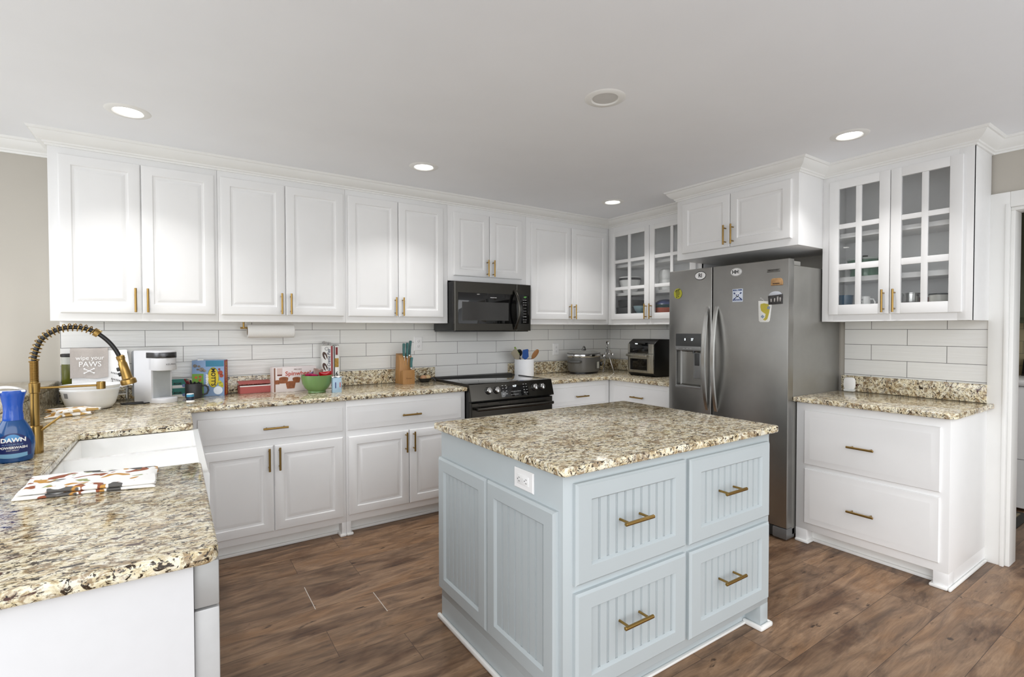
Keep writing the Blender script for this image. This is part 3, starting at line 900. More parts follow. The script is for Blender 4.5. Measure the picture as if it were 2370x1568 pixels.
onbottle(text('PLATINUM PLUS', .0062, M('pale blue ink', (150, 190, 230), .5), sb, (0, 0, .0595), sx=1.1))
onbottle(text('POWERWASH', .0105, INKW, sb, (.001, 0, .0495), sx=1.0, bold=.0004))
onbottle(text('DISH SPRAY', .0052, INKW, sb, (0, 0, .0410), sx=1.1))

# ------------------------------------------------------------------ cloths
NT = print_cloth('autumn print cotton', (246, 245, 243), [((148, 84, 58), 3.1, .60, 17), ((196, 146, 74), 8.3, .60, 19), ((158, 164, 116), 5.7, .635, 21), ((92, 90, 88), 12.4, .64, 18)])
t = thing('dish_towel', 'white folded dish towel with a brown and ochre autumn print on the near counter', 'dish towel', (-4.083, -2.110, CT), math.radians(-12), 'dish towels')
def folded(w, d, h, sk=0.0, amp=.002, ph=0.0):
    """soft folded cloth slab, centre at origin, bottom at z = 0"""
    mb = MB()
    prof = [(.010, 0), (.002, h * .18), (0, h * .5), (.003, h * .85), (.012, h)]
    rs = []
    N = 18
    for i, z in prof:
        ring = []
        for side in range(4):
            for k in range(N):
                f = k / N
                a, b2 = w / 2 - i, d / 2 - i
                x, y = ((-a + 2 * a * f, -b2), (a, -b2 + 2 * b2 * f), (a - 2 * a * f, b2), (-a, b2 - 2 * b2 * f))[side]
                ring.append((x + sk * y + amp * math.sin(23 * y + ph + 9 * z / h), y + amp * 1.4 * math.sin(17 * x + ph * 2), max(0, z * (1 + .16 * math.sin(19 * x + ph)))))
        rs.append(ring)
    mb.rings(rs, True, False)
    top = rs[-1]
    # domed top as a fan of shrinking rings
    cur = top
    cx = sum(p[0] for p in top) / len(top); cy = sum(p[1] for p in top) / len(top)
    rr = [top]
    for s in (.8, .55, .3, .02):
        rr.append([(cx + (p[0] - cx) * s, cy + (p[1] - cy) * s, h * (1 + .14 * math.sin(21 * p[0] * s + 13 * p[1] * s + ph)) ) for p in top])
    mb.rings(rr, False, True)
    bmesh.ops.remove_doubles(mb.bm, verts=mb.bm.verts, dist=.00005)
    return mb
folded(.302, .192, .008, -.20, .003, .4).build('lower_layer', NT, t)
folded(.294, .186, .010, -.20, .003, 1.9).build('upper_layer', NT, t, loc=(.001, .004, .0086), rotz=.015)

YT = print_cloth('yellow leaf print cotton', (240, 238, 234), [((186, 146, 82), 4.4, .51, 20), ((196, 162, 102), 9.9, .56, 17)])
t = thing('dish_towel', 'white and mustard yellow dish towel bunched in front of the white tub', 'dish towel', (-4.325, -.575, CT), math.radians(14), 'dish towels')
folded(.176, .150, .014, .25, .006, .3).build('lower_layer', YT, t)
folded(.165, .130, .016, -.1, .007, 2.2).build('upper_layer', YT, t, loc=(.012, .012, .0155), rotz=.25)
MB().tube([(-.075, -.045, .014), (-.05, -.054, .022), (-.01, -.050, .026), (.03, -.044, .021), (.05, -.04, .014)], [.008, .013, .014, .012, .007], 12).build('rolled_edge', YT, t)

# dish tub
t = thing('dish_tub', 'round white dish tub on the counter left of the coffee maker', 'tub', (-4.270, -.355, CT))
WT = M('white glazed tub', (228, 230, 232), .22, vary=.006)
MB().lathe([(.082, 0), (.092, .004), (.108, .028), (.119, .066), (.124, .096), (.128, .102), (.128, .108), (.124, .112), (.131, .122), (.132, .128), (.129, .130), (.124, .126), (.117, .098), (.100, .030), (.08, .010), (.001, .008)], seg=56).build('bowl', WT, t)
lb = MB().grid(6, 4, lambda u, v: ((.1245 - .0 + .0) * math.sin(-.95 + .20 * u) , -(.1245) * math.cos(-.95 + .20 * u), .068 + .026 * v)).build('label', M('grey tub label', (120, 120, 122), .5), t)
for v in lb.data.vertices:
    r0 = .1205 + (.1255 - .1205) * (v.co.z - .066) / .03
    a = math.atan2(v.co.x, -v.co.y); v.co.x, v.co.y = r0 * math.sin(a), -r0 * math.cos(a)

# wire rack carrying the towels
t = thing('dish_rack', 'chrome wire dish rack behind the white tub under the hung towels', 'dish rack', (-4.27, -.115, CT))
wr = MB()
for x in (-.068, .145):
    wr.tube([(x, -.075, .004), (x, -.075, .296), (x, .040, .296), (x, .040, .004)], .004, 8)
wr.build('side_frames', CHROME, t)
wr = MB()
for y, z in ((-.075, .296), (.040, .296), (-.075, .05), (.040, .05)): wr.cyl((-.068, y, z), (.145, y, z), .004, 8)
for k in range(1, 12): wr.cyl((-.068 + k * .0178, -.075, .05), (-.068 + k * .0178, .040, .05), .0025, 6)
wr.build('rails', CHROME, t)
def drape(w, zt, drop_f, drop_b, gap, thick, wav=.003, shear=0.0, ph=0.0):
    """cloth hung over a rail: front fall, crown, back fall; x centred, rail at y = 0"""
    P = []
    n = 14
    for k in range(n + 1): P.append((-gap - .004 * (1 - k / n), zt - drop_f * (1 - k / n)))
    for k in range(1, 8):
        a = PI * k / 8; P.append((-gap * math.cos(a), zt + gap * .9 * math.sin(a)))
    for k in range(n + 1): P.append((gap + .002 * k / n, zt - drop_b * k / n))
    m_ = len(P) - 1
    def f(u, v):
        y, z = P[round(v * m_)]
        return ((u - .5) * w + shear * (zt - z), y - wav * math.sin(u * 9 + ph + z * 9), z + .004 * math.sin(u * 7 + ph) * (1 if v < .2 or v > .9 else .4))
    return MB().grid(16, m_, f, thick)
GT = M('taupe cotton towel', (178, 171, 166), .9, vary=.03, scale=120, bump=.2)
WC = M('white cotton towel', (240, 240, 240), .9, vary=.02, scale=120, bump=.2)
t = thing('dish_towel', 'white cloth hung on the rack under the taupe towel', 'dish towel', (-4.278, -.190, CT), 0, 'dish towels')
drape(.176, .300, .190, .10, .0065, .002, ph=.5).build('cloth', WC, t)
dk = MB()
for z in (.168, .188):
    for k in range(3): dk.box(-.088 + k * .006, -.0845 + k * .006, -.0165, -.0152, z, z + .004)
dk.build('printed_marks', INKK, t)
t = thing('hand_towel', 'taupe towel printed in white lettering, hung behind the white tub', 'hand towel', (-4.289, -.190, CT))
drape(.166, .312, .158, .07, .0145, .003, ph=.2).build('cloth', GT, t)
text('wipe your', .034, INKW, t, (.004, -.0245, .268), sx=.9)
text('PAWS', .042, INKW, t, (.004, -.0255, .232), sx=.9)
pw = MB()
for s in (-1, 1): pw.tube([(s * -.020, -.0265, .183), (s * .020, -.0265, .207)], .0022, 6)
for s in (-1, 1):
    for e in (-1, 1): pw.ball((s * .021, -.0265, .195 + e * .012), .0042, sy=.3, seg=8)
pw.build('printed_bones', INKW, t)
t = thing('dish_towel', 'white cloth with black dashed stripes hung at the right end of the rack', 'dish towel', (-4.163, -.190, CT), 0, 'dish towels')
drape(.088, .303, .205, .10, .0075, .002, shear=.12, ph=2.0).build('cloth', WC, t)
dk = MB()
for row in range(2):
    for k in range(11):
        x = -.030 + k * .0072; z = .176 - row * .036 - k * .0026
        dk.box(x, x + .0028, -.0178, -.0160, z, z + .009)
dk.build('printed_dashes', INKK, t)

# tall container with green drink
t = thing('pitcher', 'tall clear pitcher of green drink with a black lid in the left corner', 'pitcher', (-4.388, -.072, CT))
MB().lathe([(.036, 0), (.038, .004), (.040, .23)], seg=32).build('green_drink', M('green drink', (96, 100, 34), .15, vary=.12, scale=40), t)
MB().lathe([(.0405, .23), (.041, .272)], seg=32).build('clear_neck', M('frosty clear plastic', (176, 178, 172), .2), t)
MB().lathe([(.043, .272), (.044, .276), (.044, .287), (.040, .290)], seg=32).build('lid', BLACK, t)

# ------------------------------------------------------------------ coffee maker
KW = M('light grey plastic', (208, 209, 213), .34, vary=.006)
KG = M('grey drip bay', (168, 172, 174), .4)
th = math.radians(35)
t = thing('coffee_maker', 'pale grey single-cup coffee maker with a dark top band', 'coffee maker', (-3.952, -.298, CT), th)
w2 = .060
MB().prism([(-w2, 0), (w2, 0), (w2, .150), (-w2, .150)], 0, .306, .006).build('column', KW, t)
MB().prism([(-w2, -.02), (-w2 * .96, -.045), (-w2 * .72, -.066), (-w2 * .35, -.078), (0, -.081), (w2 * .35, -.078), (w2 * .72, -.066), (w2 * .96, -.045), (w2, -.02), (w2, .02), (-w2, .02)], .190, .304, .004).build('head', KW, t)
MB().prism([(-w2 - .001, -.02), (-w2 * .97 - .001, -.046), (-w2 * .72, -.068), (-w2 * .35, -.080), (0, -.083), (w2 * .35, -.080), (w2 * .72, -.068), (w2 * .97 + .001, -.046), (w2 + .001, -.02), (w2 + .001, .04), (-w2 - .001, .04)], .262, .296, .003).build('top_band', brushed('dark band metal', (88, 88, 90), .3, (20, 20, 20)), t)
MB().box(-.028, .028, -.0835, -.0765, .268, .276, .003).build('handle_notch', BLACK, t)
MB().box(-.050, .050, -.002, .0, .028, .190).build('drip_bay', KG, t)
MB().prism([(-w2, .01), (-w2, -.03), (-w2 * .9, -.058), (-w2 * .6, -.078), (0, -.086), (w2 * .6, -.078), (w2 * .9, -.058), (w2, -.03), (w2, .01)], 0, .030, .004).build('drip_tray', KW, t)
MB().box(-.050, .050, .1505, .192, .03, .302, .008).build('water_tank', M('smoked clear plastic', (150, 153, 158), .15), t)
kt = text('KEURIG', .0125, INKG, t, (0, 0, .226), sx=1.3)
for v in kt.data.vertices: v.co.y = -.0815 + (v.co.x / w2) ** 2 * .011 - .0006
t = tag(MB().tube([(.0, 0, .004), (.03, -.02, .004), (.07, -.012, .004), (.085, .015, .004), (.05, .03, .004), (.01, .022, .004), (-.02, .0, .005), (-.01, -.028, .004), (.04, -.040, .004), (.10, -.036, .004), (.115, -.030, .004)], .004, 8).build('power_cord', BLACK, loc=(-4.125, -.285, CT)), 'black power cord coiled on the counter left of the coffee maker', 'cord')

# ------------------------------------------------------------------ boxes and packs along the back counter
CARD = M('white card', (232, 232, 230), .6)
TEAL = M('teal print', (38, 126, 116), .5)
def tealbox(z, lab):
    t = thing('tea_box', lab, 'box', (-3.862, -.072, CT + z), 0, 'teal and white boxes')
    MB().box(-.040, .040, -.026, .030, 0, .058, .001).build('carton', CARD, t)
    MB().box(-.0402, .0402, -.0264, -.0258, .018, .0575).build('teal_panel', TEAL, t)
    MB().lathe([(.010, 0), (.010, .0008)], seg=20, mat=Matrix.Translation((.022, -.0264, .014)) @ Matrix.Rotation(PI / 2, 4, 'X')).build('printed_seal', M('periwinkle print', (120, 140, 190), .5), t)
    text('ecue', .022, INKK, t, (-.012, -.0268, .030), bold=.0006)
    return t
tealbox(0, 'lower teal and white box behind the black mug'); tealbox(.0585, 'upper teal and white box stacked behind the black mug')

MUGB = M('matte black mug', (42, 42, 44), .45)
t = thing('mug', 'matte black mug full of pens between the coffee maker and the snack box', 'mug', (-3.790, -.200, CT), math.radians(-8))
MB().lathe([(.040, 0), (.044, .003), (.046, .02), (.0465, .090), (.0455, .092), (.0435, .090), (.043, .010), (.001, .008)], seg=40).build('body', MUGB, t)
MB().tube([(.044, 0, .076), (.062, 0, .078), (.075, 0, .066), (.078, 0, .046), (.070, 0, .026), (.044, 0, .018)], .0055, 12).build('handle', MUGB, t)
PENR = M('dark red pen barrel', (134, 36, 46), .35)
def pen(lab, mat, x, y, dx, dy, top):
    b0 = Vector((x - dx, y - dy, .012)); e0 = Vector((x, y, top))
    d = (e0 - b0).normalized()
    t = thing('pen', lab, 'pen', (-3.790, -.200, CT), 0, 'pens in the black mug')
    MB().cyl(b0, e0, .0055, 12, .002).build('barrel', mat, t)
    c_ = e0 - d * .004 + Vector((0, -.0066, 0))
    MB().cyl(c_, c_ - d * .030, .0013, 8).build('clip', INKK, t)
pen('red pen leaning left in the black mug', PENR, -.048, -.006, -.052, -.01, .124)
pen('second red pen leaning left in the black mug, just right of the first', PENR, -.034, -.018, -.042, -.02, .112)
pen('black pen leaning left in the black mug', BLACK, -.018, .004, -.028, .006, .114)
pen('black pen upright in the black mug', BLACK, .004, -.012, -.006, -.006, .104)
pen('black pen leaning right in the black mug', BLACK, .028, .002, .036, .004, .100)
t = thing('coffee_pod', 'small blue and black coffee pod in front of the black mug', 'coffee pod', (-3.812, -.345, CT))
MB().lathe([(.023, 0), (.023, .002), (.0205, .004), (.0190, .044), (.017, .046)], seg=28).build('cup', PLASTW, t)
MB().lathe([(.0207, .007), (.0197, .034)], seg=28, cap0=False, cap1=False).build('dark_wrap', M('navy wrap', (22, 34, 54), .4), t)
MB().lathe([(.0200, .025), (.0196, .042)], seg=28, cap0=False, cap1=False).build('blue_wrap', M('sky blue wrap', (70, 160, 200), .4), t)

# fruit snack box
t = thing('snack_box', 'light blue fruit snack box with a red side behind the mug', 'box', (-3.622, -.172, CT), math.radians(-17))
SB = M('light blue card', (148, 178, 220), .45, vary=.05, scale=9)
MB().box(-.182, 0, 0, .088, 0, .230, .001).build('carton', SB, t)
MB().box(.0001, .0008, .002, .087, .001, .229).build('red_side', M('red card', (186, 40, 40), .45), t)
MB().prism([(-.182, -.0006), (-.118, -.0006), (-.118, .0), (-.182, 0)], .002, .145).build('green_patch', M('green card print', (126, 176, 70), .5), t)
MB().prism([(-.105, -.0006), (-.002, -.0006), (-.002, 0), (-.105, 0)], .190, .228).build('teal_patch', M('teal card print', (60, 140, 176), .5), t)
MB().lathe([(.030, 0), (.030, .0010)], seg=36, sy=2.05, mat=Matrix.Translation((-.063, -.0002, .120)) @ Matrix.Rotation(PI / 2, 4, 'X')).build('yellow_oval', M('yellow print', (240, 214, 52), .45), t)
MB().lathe([(.0325, 0), (.0325, .0007)], seg=36, sy=2.0, mat=Matrix.Translation((-.063, -.0001, .120)) @ Matrix.Rotation(PI / 2, 4, 'X')).build('oval_rim', M('olive print', (130, 140, 40), .5), t)
MB().lathe([(.026, 0), (.026, .0009)], seg=30, mat=Matrix.Translation((-.036, -.0001, .036)) @ Matrix.Rotation(PI / 2, 4, 'X')).build('white_roundel', M('pale card print', (220, 228, 238), .5), t)
text("MOTT'S", .033, INKK, t, (-.063, -.0016, .122), rot=VERT, bold=.0010)
text('ANIMALS', .018, INKW, t, (-.098, -.0014, .104), rot=VERT, bold=.0012)
text('40 FAMILY PACK', .030, M('yellow ink', (248, 216, 60), .5), t, (.0012, .044, .114), rot=Matrix.Rotation(PI / 2, 4, 'Z') @ VERT, sx=.98, bold=.0008)
fr = MB()
random.seed(3)
for x, z in ((-.160, .122), (-.138, .104), (-.160, .082), (-.136, .126), (-.134, .070)): fr.lathe([(.0085, 0), (.0085, .0012)], (0, 0, 0), 14, mat=Matrix.Translation((x, -.0002, z)) @ Matrix.Rotation(PI / 2, 4, 'X'))
fr.build('printed_fruit', M('fruit print', (204, 110, 60), .5, vary=.35, scale=40), t)
an = MB()
for x, z, r in ((-.165, .196, .010), (-.143, .192, .007), (-.128, .172, .013), (-.112, .164, .008), (-.150, .172, .006)): an.lathe([(r, 0), (r, .0012)], (0, 0, 0), 14, sx=1.2, mat=Matrix.Translation((x, -.0002, z)) @ Matrix.Rotation(PI / 2, 4, 'X'))
an.build('printed_dots', M('mixed grey print', (120, 112, 104), .5, vary=.7, scale=60), t)
yl = MB()
for x, z, r in ((-.020, .075, .014), (-.026, .090, .010), (-.012, .062, .008)): yl.lathe([(r, 0), (r, .0009)], (0, 0, 0), 16, mat=Matrix.Translation((x, -.0002, z)) @ Matrix.Rotation(PI / 2, 4, 'X'))
yl.build('printed_pears', M('pear print', (214, 208, 66), .5), t)
rd = MB()
for x, z, r in ((-.022, .150, .014), (-.016, .130, .012), (-.028, .172, .007)): rd.lathe([(r, 0), (r, .0009)], (0, 0, 0), 16, mat=Matrix.Translation((x, -.0002, z)) @ Matrix.Rotation(PI / 2, 4, 'X'))
rd.build('printed_apples', M('apple print', (172, 76, 52), .5, vary=.3, scale=50), t)
MB().prism([(-.150, .0), (-.120, .010), (-.119, .014), (-.146, .010)], .2295, .238).build('torn_flap', CARD, t)

# opened red carton
RED = M('coral red card', (188, 92, 88), .5)
t = thing('red_box', 'low opened coral red carton between the snack box and the pecan cakes', 'box', (-3.532, -.148, CT), math.radians(4))
mb = MB()
mb.box(0, .190, 0, .002, 0, .052); mb.box(0, .002, 0, .080, 0, .052); mb.box(.188, .190, 0, .080, 0, .052); mb.box(0, .190, .078, .080, 0, .052); mb.box(0, .190, 0, .080, 0, .002)
mb.build('tray', RED, t)
MB().box(.001, .189, -.0006, .003, .046, .0525).build('torn_edge', CARD, t)
MB().grid(1, 6, lambda u, v: (-.004 + .198 * u, -.002 + .084 * v, .064 + .016 * v + .004 * math.sin(v * 3)), .002).build('lid', RED, t)
MB().box(.03, .072, .020, .040, .0665, .0685, .0005).build('sticker', CARD, t)

# pecan cake box
PINK = M('pale lilac card', (216, 207, 207), .5, vary=.03, scale=8)
t = thing('cake_box', 'white and brown cake carton standing behind the green bowl', 'box', (-3.338, -.205, CT), math.radians(6))
MB().box(0, .285, 0, .075, 0, .170, .001).build('carton', PINK, t)
MB().box(.004, .014, -.0005, .0002, .004, .166).build('brown_stripe', M('brown stripe print', (150, 104, 84), .5), t)
text('Spinwheels', .040, M('orange red ink', (208, 78, 58), .5), t, (.170, -.0008, .124), sx=1.05, bold=.0006)
text('PECAN', .011, M('brown ink', (120, 74, 50), .5), t, (.160, -.0008, .152), sx=1.5)
BUN = M('baked bun print', (160, 94, 56), .55, vary=.3, scale=50)
def bun(x, z, r, h):
    mb = MB()
    m_ = Matrix.Translation((x, -.0002, z)) @ Matrix.Rotation(PI / 2, 4, 'X')
    mb.prism([(x - r, z - h * .1), (x - r * .75, z - h), (x + r * .75, z - h), (x + r, z - h * .1), (x + r * .7, z + h * .22), (x - r * .7, z + h * .22)], -.0012, 0, axis='y')
    mb.lathe([(r, 0), (r, .0016)], (0, 0, 0), 24, sy=.36, mat=m_)
    return mb
for x, z, r, h, n in ((.066, .094, .030, .034, 'printed_cake'), (.150, .090, .026, .030, 'printed_cake'), (.112, .062, .032, .040, 'printed_cake'), (.026, .078, .018, .022, 'printed_cake')):
    bun(x, z, r, h).build(n, BUN, t)
MB().prism([(.015, .090), (.28, .100), (.28, .118), (.015, .104)], -.0006, .0001, axis='y').build('brown_band', M('brown band print', (140, 96, 80), .5), t) if False else None
MB().box(.024, .058, -.0006, .0002, .116, .164).build('logo_panel', M('plain logo print', (206, 184, 180), .5), t)
MB().box(.026, .056, -.0010, .0002, .112, .122).build('logo_band', M('brown logo band', (126, 66, 56), .5), t)

# wrapped creme pie packs
def pack(lab, x, w, y, rot, front):
    t = thing('snack_pack', lab, 'snack pack', (x, y, CT), rot, 'tall wrapped snack packs')
    MB().box(0, w, 0, .052, 0, .312, .003).build('carton', CARD, t)
    return t
t = thing('snack_pack', 'tall wrapped pack of chocolate creme pies standing against the tile', 'snack pack', (-2.997, -.110, CT), math.radians(-2))
MB().box(0, .074, 0, .066, 0, .308, .003).build('carton', CARD, t)
MB().box(.060, .072, -.0006, .0, .01, .306).build('red_stripe', M('dark red stripe print', (168, 44, 52), .5), t)
text('Oatmeal Creme Pies', .030, M('navy ink', (40, 44, 96), .5), t, (.046, -.0009, .168), rot=VERTU, bold=.0004, shear=.2, sx=.9)
CK = M('chocolate cookie print', (84, 54, 42), .5, vary=.3, scale=60)
for z in (.235, .155, .075):
    MB().lathe([(.030, 0), (.030, .0010)], (0, 0, 0), 26, sx=.5, mat=Matrix.Translation((.018, -.0002, z)) @ Matrix.Rotation(PI / 2, 4, 'X') @ Matrix.Rotation(.35, 4, 'Z')).build('printed_cookie', CK, t)
    MB().lathe([(.026, 0), (.026, .0014)], (0, 0, 0), 26, sx=.16, mat=Matrix.Translation((.024, -.0002, z - .014)) @ Matrix.Rotation(PI / 2, 4, 'X') @ Matrix.Rotation(.35, 4, 'Z')).build('printed_cream', INKW, t)
MB().lathe([(.0105, 0), (.0125, 0), (.0125, .001), (.0105, .001)], (0, 0, 0), 24, cap0=False, cap1=False, mat=Matrix.Translation((.030, -.0002, .286)) @ Matrix.Rotation(PI / 2, 4, 'X')).build('printed_ring', INKK, t)
FOIL = M('crinkled clear wrap', (196, 196, 196), .14, vary=.1, scale=50, bump=.8, metal=.3)
MB().grid(10, 6, lambda u, v: (.006 + .062 * u + .004 * math.sin(v * 9), .004 + .05 * v, .309 + .030 * math.sin(PI * (.15 + .7 * v)) * (1 - .4 * u) + .006 * math.sin(u * 13 + v * 8)), .001).build('gathered_wrap', FOIL, t)
t = thing('snack_pack', 'white and gold wrapped snack pack, right of the tall creme pie pack', 'snack pack', (-2.918, -.121, CT), math.radians(4))
MB().box(0, .040, 0, .062, 0, .306, .003).build('carton', CARD, t)
MB().box(.006, .034, -.0007, 0, .150, .215).build('gold_panel', M('gold print', (190, 150, 60), .4, vary=.3, scale=60), t)
MB().box(.0002, .007, -.0006, 0, .01, .304).build('black_stripe', INKK, t)
MB().box(.012, .028, -.0008, 0, .240, .296).build('red_logo_panel', M('maroon print', (150, 50, 50), .5), t)
text('6', .050, INKK, t, (.020, -.0009, .098), bold=.001, sx=.8)
text('ZEBRA', .020, INKK, t, (.020, -.0009, .150), rot=VERTU) if False else None
MB().grid(6, 6, lambda u, v: (.002 + .038 * u, .004 + .05 * v, .307 + .016 * math.sin(PI * (.15 + .7 * v)) * (.3 + u * .7) * (1 - u * .6) + .004 * math.sin(u * 9 + v * 8)), .001).build('gathered_wrap', FOIL, t)

# green bowl of snacks
t = thing('mixing_bowl', 'round green mixing bowl full of wrapped snacks', 'bowl', (-3.086, -.330, CT))
GREEN = M('glossy green bowl', (122, 158, 98), .2, vary=.008)
MB().lathe([(.054, 0), (.058, .002), (.058, .010), (.056, .013), (.076, .032), (.092, .062), (.098, .098), (.0995, .112), (.1000, .118), (.0975, .119), (.0955, .112), (.088, .062), (.070, .032), (.04, .018), (.001, .016)], seg=56).build('bowl', GREEN, t)
def packet(lab, mat, c, rot, w, h, g='snacks in the green bowl'):
    Rm = Matrix.Rotation(rot[2], 4, 'Z') @ Matrix.Rotation(rot[1], 4, 'Y') @ Matrix.Rotation(rot[0], 4, 'X')
    def f(u, v):
        b_ = math.sin(PI * u) * math.sin(PI * v)
        p = Rm @ Vector(((u - .5) * w, -.018 * b_ ** .6 - .001 * math.sin(u * 40) * b_, (v - .5) * h))
        return tuple(p)
    def g_(u, v):
        b_ = math.sin(PI * u) * math.sin(PI * v)
        return tuple(Rm @ Vector(((u - .5) * w, .018 * b_ ** .6, (v - .5) * h)))
    mb = MB().grid(14, 10, f); mb.grid(14, 10, g_)
    bmesh.ops.remove_doubles(mb.bm, verts=mb.bm.verts, dist=.0002)
    bmesh.ops.recalc_face_normals(mb.bm, faces=mb.bm.faces)
    o = mb.build('snack_packet', mat, loc=(-3.086 + c[0], -.330 + c[1], CT + c[2]))
    return tag(o, lab, 'snack packet', g)
packet('pink and purple snack packet in the left of the green bowl', M('pink foil wrapper', (196, 40, 96), .25, vary=.5, scale=40), (-.046, -.028, .112), (1.0, .15, .2), .085, .06)
packet('brown snack packet standing in the middle of the green bowl', M('brown wrapper', (140, 112, 102), .35, vary=.1, scale=70), (.006, .002, .118), (.1, .15, -.1), .062, .085)
packet('glossy red snack packet in the right of the green bowl', M('glossy red wrapper', (190, 24, 34), .15, vary=.2, scale=30), (.052, -.016, .112), (.5, -.1, -.2), .078, .066)
packet('purple snack packet tucked behind the pink one', M('purple wrapper', (96, 50, 104), .3, vary=.2, scale=40), (-.030, .03, .110), (.3, -.3, .3), .07, .06)

t = thing('drink_carton', 'small light blue carton with a torn top right of the green bowl', 'carton', (-3.003, -.425, CT), math.radians(4))
MB().box(0, .058, 0, .034, 0, .100, .001).build('carton', M('pale blue card', (186, 216, 240), .5, vary=.12, scale=14), t)
MB().box(.014, .020, -.0006, 0, .030, .070).build('navy_bar', M('navy print', (52, 60, 130), .5), t)
MB().box(.043, .052, -.0006, 0, .034, .068).build('red_bar', M('rose print', (206, 140, 140), .5), t)
MB().grid(8, 5, lambda u, v: (-.004 + .078 * u, .002 + .030 * v, .1005 + .010 * math.sin(u * 6 + v * 2) ** 2 - .014 * max(0, u - .8) * 5 * v), .001).build('torn_top', CARD, t)

# ------------------------------------------------------------------ paper towel under the cabinet
t = thing('paper_towel_holder', 'brushed brass paper towel holder under the second upper cabinet', 'paper towel holder', (-3.505, -.150, 1.352))
MB().cyl((0, 0, 0), (0, 0, .0375), .006, 14).build('post', BRASS, t)
MB().cyl((-.020, 0, 0), (.310, 0, 0), .0062, 14, .001).build('rod', BRASS, t)
t = thing('paper_towel', 'white paper towel roll hanging below the upper cabinet', 'paper towel', (-3.484, -.150, 1.330))
RX = Matrix.Rotation(PI / 2, 4, 'Y')
PAP = M('white paper', (236, 236, 235), .9, vary=.02, scale=160, bump=.15)
MB().lathe([(.0295, 0), (.043, 0), (.0445, .002), (.0445, .286), (.043, .288), (.0295, .288), (.0295, 0)], seg=44, cap0=False, cap1=False, mat=RX).build('roll', PAP, t)
MB().lathe([(.0285, .001), (.0295, .001), (.0295, .287), (.0285, .287), (.0285, .001)], seg=32, cap0=False, cap1=False, mat=RX).build('core', M('cardboard', (170, 142, 110), .8), t)

# ------------------------------------------------------------------ knife block, knives, spoon rest
BAM = brushed('bamboo', (158, 116, 68), .5, (60, 60, 3), metal=0, amt=.10)
t = thing('knife_block', 'bamboo knife block holding teal-handled knives left of the range', 'knife block', (-2.425, -.214, CT), math.radians(3))
MB().prism([(0, 0), (.055, 0), (.048, .098), (0, .110)], -.000, .100, .002, axis='x').build('front_step', BAM, t)
MB().prism([(.0555, 0), (.138, 0), (.120, .236), (.075, .226), (.048, .180)], -.004, .104, .002, axis='x').build('back_slab', BAM, t)
text('Pioneer', .016, M('burnt mark', (126, 84, 44), .6), t, (.050, -.0004, .045), shear=.3)
TH = M('teal knife handle', (72, 124, 124), .35, vary=.2, scale=30)
def knife(lab, x, y, z, lean, l, side=0.0):
    k = thing('knife', lab, 'knife', (-2.425 + x, -.214 + y, CT + z), math.radians(3), 'teal-handled knives')
    Rm = Matrix.Rotation(lean, 4, 'X') @ Matrix.Rotation(side, 4, 'Y')
    MB().box(-.0011, .0011, -.012, .012, -.045, .010, .0004, mat=Rm).build('blade', STEELV, k)
    MB().box(-.007, .007, -.009, .009, .008, .022, .002, mat=Rm).build('bolster', CHROME, k)
    rs = []
    for f, wd in ((0, .010), (.1, .0125), (.35, .0105), (.6, .0115), (.85, .0145), (.96, .0135), (1, .009)):
        zz = .021 + l * f; bow = .006 * math.sin(f * 2.6)
        rs.append([tuple(Rm @ Vector((sx_ * .0075 * (1 if abs(f - .5) < .48 else .7), sy_ * wd + bow, zz))) for sx_, sy_ in ((-1, -.8), (-.8, -1), (.8, -1), (1, -.8), (1, .8), (.8, 1), (-.8, 1), (-1, .8))])
    MB().rings(rs, True, True).build('handle', TH, k)
    rv = MB()
    for f in (.25, .7): rv.cyl(Rm @ Vector((-.0085, .002, .021 + l * f)), Rm @ Vector((.0085, .002, .021 + l * f)), .0022, 10)
    rv.build('rivets', CHROME, k)
knife('teal-handled knife at the left of the knife block', .034, .062, .196, .02, .100, .0)
knife('teal-handled knife second from the left in the knife block', .056, .054, .192, .02, .108, .02)
knife('tallest teal-handled knife at the back right of the knife block', .084, .076, .204, -.05, .112, .12)
knife('short teal-handled knife low in the front of the knife block', .076, .024, .106, -.05, .080, .10)
t = thing('spoon_rest', 'black spoon-shaped rest holding two eggs beside the range', 'spoon rest', (-2.208, -.135, CT))
MB().lathe([(.030, 0), (.036, .002), (.050, .020), (.054, .030), (.052, .031), (.047, .020), (.032, .006), (.001, .005)], seg=36, sy=.75).build('dish', BLACK, t)
MB().tube([(.044, -.010, .024), (.058, -.018, .030), (.070, -.026, .022), (.080, -.036, .006)], [.008, .010, .010, .007], 10).build('handle', BLACK, t)
for lab, x, y, z, m_, s in (('larger brown egg in the black spoon rest', -.012, 0, .0335, M('brown eggshell', (196, 150, 112), .5), 1.0), ('paler egg in the black spoon rest, right of the brown one', .026, -.006, .038, M('pale eggshell', (208, 178, 132), .5), .85)):
    tag(MB().ball((0, 0, 0), .0255 * s, sx=1.15, sy=.9, sz=.9).build('egg', m_, loc=(-2.208 + x, -.135 + y, CT + z)), lab, 'egg', 'eggs in the spoon rest')

